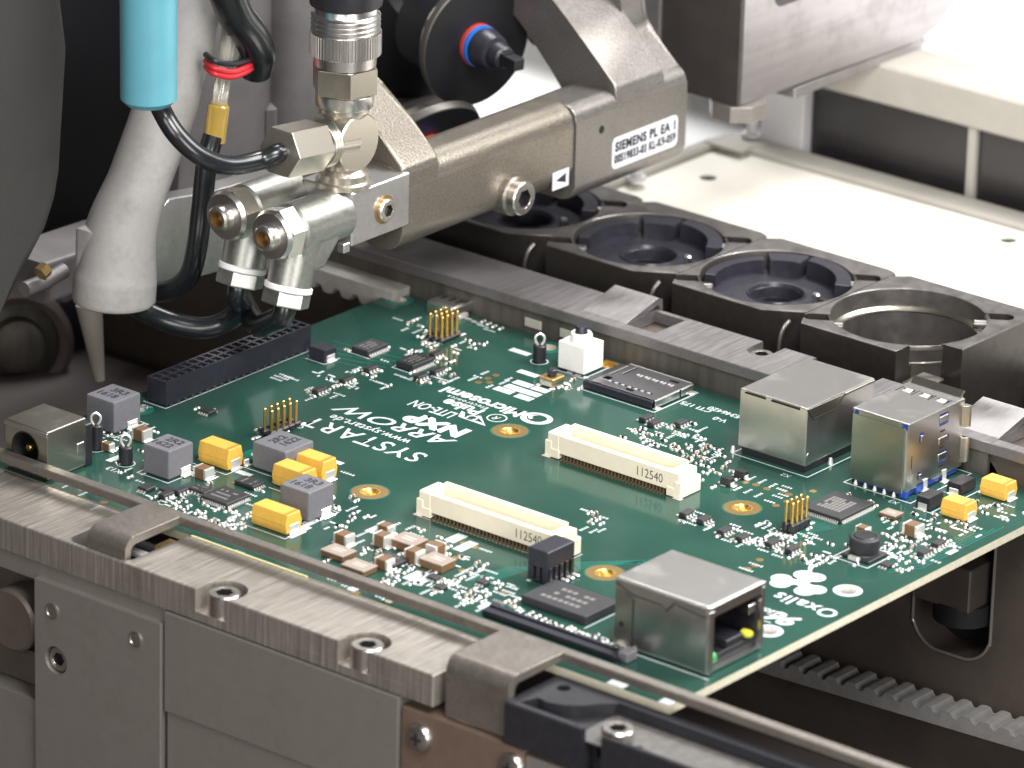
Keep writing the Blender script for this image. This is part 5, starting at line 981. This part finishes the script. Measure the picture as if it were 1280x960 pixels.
MB().box(-3.2, 3.2, -2.0, 2.0, 0.005, 0.012).build('frame', M['gold'], fb); MB().box(-2.9, 2.9, -1.7, 1.7, 0.0125, 0.018).build('field', M['orange'], fb)
text('101', 2.4, (0, 0, 0.03), (0, 0, math.pi), M['gold'], fb, 'printed_text', bold=0.1)
q = MB(); q.box(83.5, 86.5, -98.3, -96.0, 0.01, 0.03).box(101.0, 104.6, -98.3, -95.6, 0.01, 0.03).box(112.4, 114.9, -98.4, -94, 0.01, 0.03)
tag(q.build('edge_pads', M['silk'], B), kind='stuff')

MB().box(5, 33, -98.95, -98.55, -1.5, 0.25).build('edge_strip', mat('bare_laminate', (0.72, 0.66, 0.36), 0.5), B)

# ------------------------------------------------------------------ placement head above the rear left of the board
X_ = 0
def au(x, y, u): return at(x, y, 0, u)
arm = thing('placement_arm', 'cast aluminium arm frame with a white serial label, reaching back over the rear rail', 'machine arm')
vj = au(720, 180, -20).y
MB().prism(rrect(-33, -20.4, 24.6, 42.0, 4.6, 6), 'y', -10, vj-0.15, 0.3).build('front_beam', M['castbuff'], arm)
MB().prism(rrect(-33, -20.0, 21.4, 41.6, 3.4, 6), 'y', vj, 80.2, 0.4).build('label_beam', M['cast'], arm)
pr = [(-33, 27), (-21.2, 27), (-20.4, 30), (-20.1, 38.8), (-20.4, 41.2), (-21.2, 43.2), (-27, 48.4), (-32.5, 53.2), (-38, 57.8), (-48, 66), (-66, 84), (-80, 84), (-56, 58), (-45, 50), (-38, 43), (-33, 38)]
MB().prism(pr, 'y', 57, 73.0, 0.5).build('rear_cheek', M['cast'], arm)
pr2 = [(-33, 27), (-21.2, 27), (-20.4, 30), (-20.05, 38.4), (-20.9, 40.0), (-22.4, 41.4), (-26.2, 44.6), (-29.6, 47.2), (-31.4, 49.4), (-32.2, 52.4), (-32.4, 56), (-32.4, 95), (-50, 95), (-50, 60), (-40, 45), (-35, 38)]
MB().prism(pr2, 'y', 72.4, 80.15, 0.6).build('cheek_pillar', M['cast'], arm)
pr3 = [(-33, 30), (-20.6, 30), (-20.4, 40.6), (-21.3, 42.6), (-27.6, 47.9), (-36, 53.0), (-40, 57), (-43, 57), (-42, 46), (-38, 40), (-34, 36)]
MB().prism(pr3, 'y', -9.5, 1.4, 0.8).build('front_cheek', M['castbuff'], arm)
MB().prism([(-33, 27), (-21, 27), (-21, 30.5), (-33, 40)], 'y', 8, vj-1, 0.5).build('lower_rib', M['castbuff'], arm)
# serial label and arrow sticker
c = au(806.5, 177.5, -19.9)
lab = MB().prism(rrect(c.y-10.9, c.y+10.9, c.z-3.4, c.z+3.4, 1.3, 5), 'x', -20.05, -19.92).build('serial_label', M['labelwhite'], arm)
RV = (R(90), 0, R(90))
text('SIEMENS PL EA 1', 2.75, (-19.82, c.y+0.2, c.z+1.25), RV, M['ink'], lab, 'printed_line', sx=0.92, bold=0.11, space=1.12)
text('00S19833-03 KL-K9-059', 2.5, (-19.82, c.y, c.z-1.35), RV, M['ink'], lab, 'printed_line', sx=0.74, bold=0.09, space=1.1)
a0 = au(701, 224, -20.3)
st = MB().box(-20.42, -20.3, a0.y-2.6, a0.y+2.6, a0.z-1.9, a0.z+1.9).build('arrow_sticker', M['labelwhite'], arm)
MB().prism([(a0.y-1.6, a0.z), (a0.y+1.6, a0.z+1.0), (a0.y+1.6, a0.z-1.0)], 'x', -20.31, -20.26).build('arrow', M['ink'], st)
h = au(752, 162, -20); MB().cyl((-20.6, h.y, h.z), (-19.96, h.y, h.z), 0.85, 18).build('pin_hole', M['void'], arm)
s_ = au(651, 247, -18.2)
MB().cyl((-24, s_.y, s_.z), (-19.2, s_.y, s_.z), 4.1, 28, bev=0.4).build('screw_boss', M['castbuff'], arm)
cap_screw('cap_screw', (-17.2, s_.y, s_.z), 3.5, 5, arm, 'screw', (1, 0, 0))

vb = thing('valve_block', 'machined valve block with nickel fittings and two hose elbows at the end of the arm', 'valve block')
MB().box(-33, -20, -25.6, -8.4, 30.4, 41.3, 0.25).build('block', M['alu'], vb)
s_ = au(481, 262, -19.9); cap_screw('socket_plug', (-18.9, s_.y, s_.z), 2.3, 2.2, vb, 'chrome', (1, 0, 0))
MB().lathe([(2.9, 0), (2.9, 0.12), (2.35, 0.12)], 28, frame((-20, s_.y, s_.z), (1, 0, 0)), cap=False).build('plug_seat', M['goldpad'], vb)
q = au(437, 301, -20); MB().box(-22, -20.2, -27.6, -25.7, 29.4, 31.4, 0.2).build('corner_tab', M['alu'], vb)
# cross fitting and the coupling that stands on it
ax, ay = -25.0, -22.4
def zl(prof, name, m, n=36): return MB().lathe(prof, n, Matrix.Translation((ax, ay, 0)), cap=True).build(name, M[m], vb)
cf = MB(); cf.lathe([(5.5, 41.3), (5.5, 42.3), (4.9, 42.6), (4.9, 44), (3.9, 45), (3.9, 55), (4.9, 56.4), (4.9, 57.8)], 36, Matrix.Translation((ax, ay, 0)))
cf.cyl((-29.2, ay-0.2, 50.6), (-20.9, ay-0.2, 50.6), 5.85, 48, bev=0.3); cf.cyl((ax, ay, 50.2), (ax, -30.2, 51.2), 4.3, 28)
cf.build('cross_fitting', M['chrome'], vb)
for k in range(3): MB().lathe([(4.35, -0.3), (4.65, 0), (4.35, 0.3)], 28, frame((ax, -28.0-k*0.75, 51.0), (0, -1, 0.1)), cap=False).build('thread_ring', M['nickel_dark'], vb)
P0 = Vector((ax, -30.6, 51.3)); P1 = Vector((ax, -41.2, 52.4))
MB().bar(ngon(6, 5.2, R(0)), P0, P1, bev=0.35).build('hose_nut', M['chrome'], vb)
zl([(4.6, 57.2), (5.5, 57.4), (5.7, 57.8), (5.7, 60.0), (5.4, 60.2)], 'lower_collar', 'nickel')
MB().prism(ngon(6, 6.6, R(20)), 'z', 60.2, 65.6, 0.35, Matrix.Translation((ax, ay, 0))).build('hex_collar', M['nickel_dark'], vb)
zl([(5.4, 65.5), (6.0, 65.7), (6.1, 68.2), (5.9, 68.3)], 'plain_ring', 'nickel')
MB().prism(gear(64, 6.65, 6.95), 'z', 68.0, 72.3, 0.0, Matrix.Translation((ax, ay, 0))).build('knurled_ring', M['nickel'], vb, 20)
th = [(6.2, 72.2)]
for k in range(4): th += [(6.2, 72.4+k*0.95), (6.75, 72.8+k*0.95), (6.2, 73.2+k*0.95)]
zl(th+[(6.1, 76.3), (6.1, 79)], 'threaded_ring', 'nickel')
o = zl([(6.3, 77.4), (7.0, 77.8), (7.15, 79), (7.15, 110)], 'black_sleeve', 'black')
# two elbows with banjo bolts
def elbow(off):
    p = thing('hose_elbow', None, None, None, off); p.parent = vb; u = 0
    MB().cyl((u, -25.0, 36.4), (u, -39.6, 36.6), 5.1, 32, bev=0.5).cyl((u, -25.9, 36.4), (u, -25.4, 36.4), 4.2).build('barrel', M['zinc'], p)
    a = Vector((u, -36.4, 35.0)); b = Vector((u, -39.3, 25.2))
    MB().prism([(-28.6, 33.0), (-31.0, 38.5), (-39.2, 39.5), (-40.2, 33.0), (-39.9, 28.0), (-33.4, 28.0)], 'x', u-4.3, u+4.3, 1.4).cyl(a, b, 4.7, 32, 4.3).build('leg', M['zinc'], p)
    d = (b-a).normalized()
    MB().cyl(b-d*0.3, b+d*0.9, 4.75, 32, bev=0.2).build('white_ring', M['ptfe'], p)
    MB().bar(ngon(6, 4.7, R(10)), b+d*0.9, b+d*3.9, bev=0.4).build('lower_nut', M['zinc'], p)
    MB().bar(ngon(6, 5.4, R(15)), (u, -39.7, 36.6), (u, -43.9, 36.7), bev=0.3).build('bolt_hex', M['chrome'], p)
    X = frame((u, -43.9, 36.7), (0, -1, 0))
    MB().lathe([(5.0, 0), (4.5, 0.9), (2.7, 1.0), (2.5, 2.8), (2.1, 3.2), (1.55, 3.2)], 32, X, cap=False).build('bolt_nose', M['nickel'], p)
    MB().lathe([(1.55, 3.2), (1.45, 1.0), (0.05, 1.0)], 20, X, cap=False).build('nose_bore', M['goldpad'], p)
    return b+d*3.9+Vector(off), d
eb, ed = elbow((-24.0, 0, 0)); eb2, ed2 = elbow((-36.2, 0.5, 0.8))

# hoses, each a thing
def hose(name, label, pts, r, m='rubber', cat='hose'): return tag(MB().tube(pts, r, 16, 8).build(name, M[m]), label, cat)
hose('air_hose', 'black hose curling from the blue tube into the nickel hose nut', [au(186, 100, -37), au(203, 140, -36), au(222, 170, -33), au(250, 195, -30), au(285, 207, -28), au(322, 201, -27), P1+Vector((0, -0.6, 0)), P1+Vector((0, 3, -0.3))], 1.9)
hose('air_hose', 'black hose sagging left from the rear elbow behind the grey casting', [eb2-ed2*2, eb2+ed2*2, au(301, 384, -38.5), au(283, 402, -42), au(250, 410, -46), au(205, 400, -52), au(160, 378, -60)], 2.15)
hose('air_hose', 'short black hose bending back under the front elbow beside the socket strip', [eb-ed*2, eb+ed*2, au(342, 401, -26.5), au(326, 407, -31), au(313, 396, -38), au(300, 372, -50)], 2.3)
hose('air_hose', 'upright black hose below the amber fitting, in front of the silver bracket', [au(267, 170, -52), au(259, 200, -52), au(252, 262, -52), au(246, 310, -52), au(236, 345, -54), au(215, 362, -58), au(190, 366, -64)], 2.1)
hose('clear_tube', 'clear plastic tube above the amber fitting', [au(273, 134, -52), au(277, 110, -52), au(284, 60, -53), au(292, 0, -54), au(296, -40, -54)], 1.55, 'clear', 'tube')
hose('pipe_bend', 'fat black pipe bend at the top beside the clear tube', [au(276, -30, -50), au(293, 15, -50), au(312, 42, -50), au(322, 66, -51), au(318, 86, -53)], 3.6, 'rubber', 'pipe')
tag(MB().tube([au(268, 177, -52), au(270, 160, -52), au(273, 136, -52), au(274, 128, -52)], lambda t: 2.15 if t < 0.8 else 1.8, 20, 4).build('amber_fitting', M['amber']), 'amber translucent hose fitting joining the clear tube to a black hose', 'fitting')
t = thing('red_tie', 'red cable tie wound round the clear tube', 'cable tie')
for k in range(2): MB().tube([au(257, 76+k*7, -53), au(268, 85+k*7, -50), au(290, 90+k*6, -49), au(312, 82+k*5, -50), au(322, 72+k*4, -53)], 0.62, 10, 6).build('loop', M['red'], t)
MB().tube([au(257, 68, -53), au(268, 76, -50), au(290, 80, -49), au(312, 74, -50)], 0.6, 10, 6).build('dark_loop', M['black'], t)

# grey casting leg, its bracket, blue tube and dark cover at left
def px_prism(pts, u0, u1, bev, name, m, parent=None):
    P = [au(x, y, u1) for x, y in pts]
    return MB().prism([(p.y, p.z) for p in P], 'x', u0, u1, bev).build(name, M[m], parent)
lg = thing('casting_leg', 'pale grey cast leg sloping down at left behind the blue tube', 'casting')
def leg_r(t):
    base = 6.2+2.0*max(0, min(1, (t-0.45)/0.3))
    return base if t < 0.93 else base*math.sqrt(max(0.02, 1-((t-0.93)/0.07)**2*0.9))
MB().tube([au(x, y, -62) for x, y in ((246, -40), (229, 50), (206, 135), (176, 220), (152, 285), (145, 340), (143, 362), (142, 382))], leg_r, 28, 8).build('leg', M['leg'], lg)
px_prism([(212, 248), (262, 240), (345, 216), (345, 322), (250, 345), (182, 374), (190, 320), (200, 262)], -68, -63.5, 0.5, 'bracket', 'alu', lg)
px_prism([(118, 292), (150, 275), (196, 300), (192, 345), (150, 384), (116, 380)], -68, -62, 2.0, 'side_lug', 'leg', lg)
hb = thing('head_body', 'dark grey casting of the head behind the fittings and hoses', 'casting')
px_prism([(236, -60), (480, -60), (470, 120), (440, 200), (330, 235), (222, 262)], -84, -80, 1.5, 'body', 'legdark', hb)
p = au(365, 60, -80); MB().cyl((-81, p.y, p.z-30), (-81, p.y, p.z+60), 6.5, 28).build('vertical_rib', M['legdark'], hb)
p = au(350, 150, -79); MB().box(-84, -78.5, p.y-3.5, p.y+7, p.z-9, p.z+4, 1.2).build('web', M['legdark'], hb)
ih = thing('shade_backing', 'black backing added for the shade between the dark cover and the grey leg', 'housing')
px_prism([(40, -90), (560, -90), (520, 180), (330, 250), (170, 300), (60, 330), (40, 330)], -118, -110, 1, 'housing', 'disc', ih)  # black sheet added for the shade of the open gap
px_prism([(55, 330), (190, 285), (200, 330), (60, 382)], -100, -86, 1.2, 'lower_bar', 'legdark', ih)
bt_ = au(186, 137, -37)
bl = tag(MB().cyl((bt_.x, bt_.y, bt_.z+1.2), (bt_.x-0.3, bt_.y, bt_.z+60), 5.35, 40, bev=1.1).build('blue_tube', M['teal']), 'glossy light blue tube hanging in front of the grey leg', 'tube')
cv = tag(px_prism([(-260, -60), (79, -60), (82, 60), (84, 215), (78, 250), (66, 288), (40, 338), (0, 392), (-80, 480), (-260, 480)], -92, -50, 4.0, 'dark_cover', 'cover'), 'large dark grey rounded machine cover at the upper left edge', 'cover')
pt = thing('pale_pipe', 'pale pipe end with a brass nut under the dark cover', 'pipe')
MB().tube([au(30, 362, -84), au(55, 352, -84), au(80, 338, -84)], 1.6, 14, 5).build('pipe', M['legdark'], pt); MB().bar(ngon(6, 1.6), au(50, 343, -82), au(58, 335, -82)).build('nut', M['goldpad'], pt)

# revolver nozzles seen through the arm frame
def nozzle(label, P, d, full=True, Rr=13.4):
    n = thing('nozzle_disc', label, 'nozzle', 'nozzles of the revolver head'); X = frame(P, d, (0, 0, 1))
    MB().lathe([(Rr-2.0, -2.0), (Rr-0.15, -1.9), (Rr, -1.6), (Rr, -0.25), (Rr-0.2, 0)], 64, X, cap=False).build('rim', M['discedge'], n)
    MB().lathe([(Rr-0.2, 0.0), (4.0, 0.05), (0.05, 0.05)], 64, X, cap=False).lathe([(Rr-2, -1.95), (0.05, -1.95)], 48, X, cap=False).build('face', M['disc'], n)
    if full: MB().lathe([(10.2, -5.5), (10.8, -5.0), (10.8, -2.5), (9, -2)], 48, X, cap=False).build('back_ring', M['ivory'], n)
    for k in range(14 if full else 0):
        a = R(k*360/14); MB().box(10.4, 11.0, -0.9, 0.9, -4.9, -2.8, 0, 1, X @ Matrix.Rotation(a, 4, 'Z')).build('back_slot', M['discedge'], n)
    if full: MB().lathe([(8, -16), (9.6, -15), (9.6, -5.4)], 40, X).build('barrel', M['disc'], n)
    MB().lathe([(4.5, 0), (4.5, 0.9), (4.1, 0.9)], 40, X, cap=False).build('red_ring', M['ringred'], n)
    MB().lathe([(4.1, 0.9), (4.4, 1.0), (4.4, 1.9), (4.0, 1.9)], 40, X, cap=False).build('blue_ring', M['ringblue'], n)
    MB().lathe([(4.0, 1.9), (4.1, 2.8), (4.3, 3.0), (3.7, 5.6), (3.4, 6.2), (2.5, 6.4), (2.5, 7.2), (2.75, 7.4), (2.4, 9.2), (1.9, 9.6), (0.1, 9.6)], 40, X, cap=False).build('cone', M['cup'], n)
    if full:
        MB().prism([(-1.5, -1.4), (1.5, -1.4), (1.5, 1.4), (-1.5, 1.4)], 'z', 9.3, 10.5, 0, X).prism([(-1.35, -1.2), (1.35, -1.2), (1.35, 1.2), (-1.35, 1.2)], 'z', 10.5, 14.2, 0.25, X).build('tip', M['disc'], n)
    return n
d1 = (RT*0.596-UP*0.342-FW*0.694).normalized(); d2 = (RT*0.46-UP*0.815-FW*0.35).normalized()
nozzle('black nozzle disc with red and blue rings, its tip pointing right', au(596, 55, -50), d1)
nozzle('lower black nozzle disc mostly hidden behind the arm', au(528, 184, -54), d2, False)
rv = thing('revolver_drum', 'black revolver drum behind the nozzle discs', 'drum')
p = au(505, 60, -84); MB().cyl(p+Vector((-12, 0, -10)), p+Vector((10, 0, 16)), 15, 40, bev=1.5).build('drum', M['disc'], rv)
p = au(500, 150, -80); MB().box(p.x-8, p.x+6, p.y-6, p.y+9, p.z-10, p.z+6, 1.0).build('bracket', M['legdark'], rv)
p = au(512, 158, -64); MB().box(p.x-2, p.x+3, p.y-1, p.y+7, p.z-3, p.z+3, 0.4).build('ivory_clip', M['ivory'], rv)
p = au(655, 20, -62); MB().box(p.x-10, p.x+4, p.y-1, p.y+12, p.z-4, p.z+25, 0.8).build('side_block', M['disc'], rv)
p = au(668, 45, -62); MB().cyl(p, p+Vector((0, 8, 1)), 2.2, 20).build('roller', M['nickel'], rv)

# brushed steel box at the upper right
sb = thing('steel_box', 'brushed steel box with a dark end face at the upper right, above the cream tray', 'machine block')
me = MB().prism([(99.2, 28.4), (164, 27.4), (168, 29.2), (172, 29.4), (177, 34), (192, 70), (99.2, 70)], 'x', -47, -20, 0.4).mesh('housing', M['box'])
put('housing', carve(me, [MB().prism(rrect(109.3, 160, 47.2, 56, 3.0, 6), 'x', -26, -15)]), sb)
MB().prism(rrect(109.6, 159.6, 47.6, 55.6, 2.7, 6), 'x', -26.2, -25.9).build('slot_back', M['disc'], sb)
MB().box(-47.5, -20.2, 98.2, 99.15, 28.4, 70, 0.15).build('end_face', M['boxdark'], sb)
MB().box(-46.5, -40.5, 97.0, 98.1, 36, 70, 0.2).build('end_step', M['legdark'], sb)
MB().box(-27, -20.6, 119, 166, 24.9, 27.35, 0.2).build('lower_ledge', M['box'], sb)
p = at(922, 139, 2, 25.5); MB().prism(ngon(8, 6.2, R(22)), 'z', 24.6, 28.3, 0.4, Matrix.Translation((p.x, p.y, 0))).build('foot', M['plate'], sb)
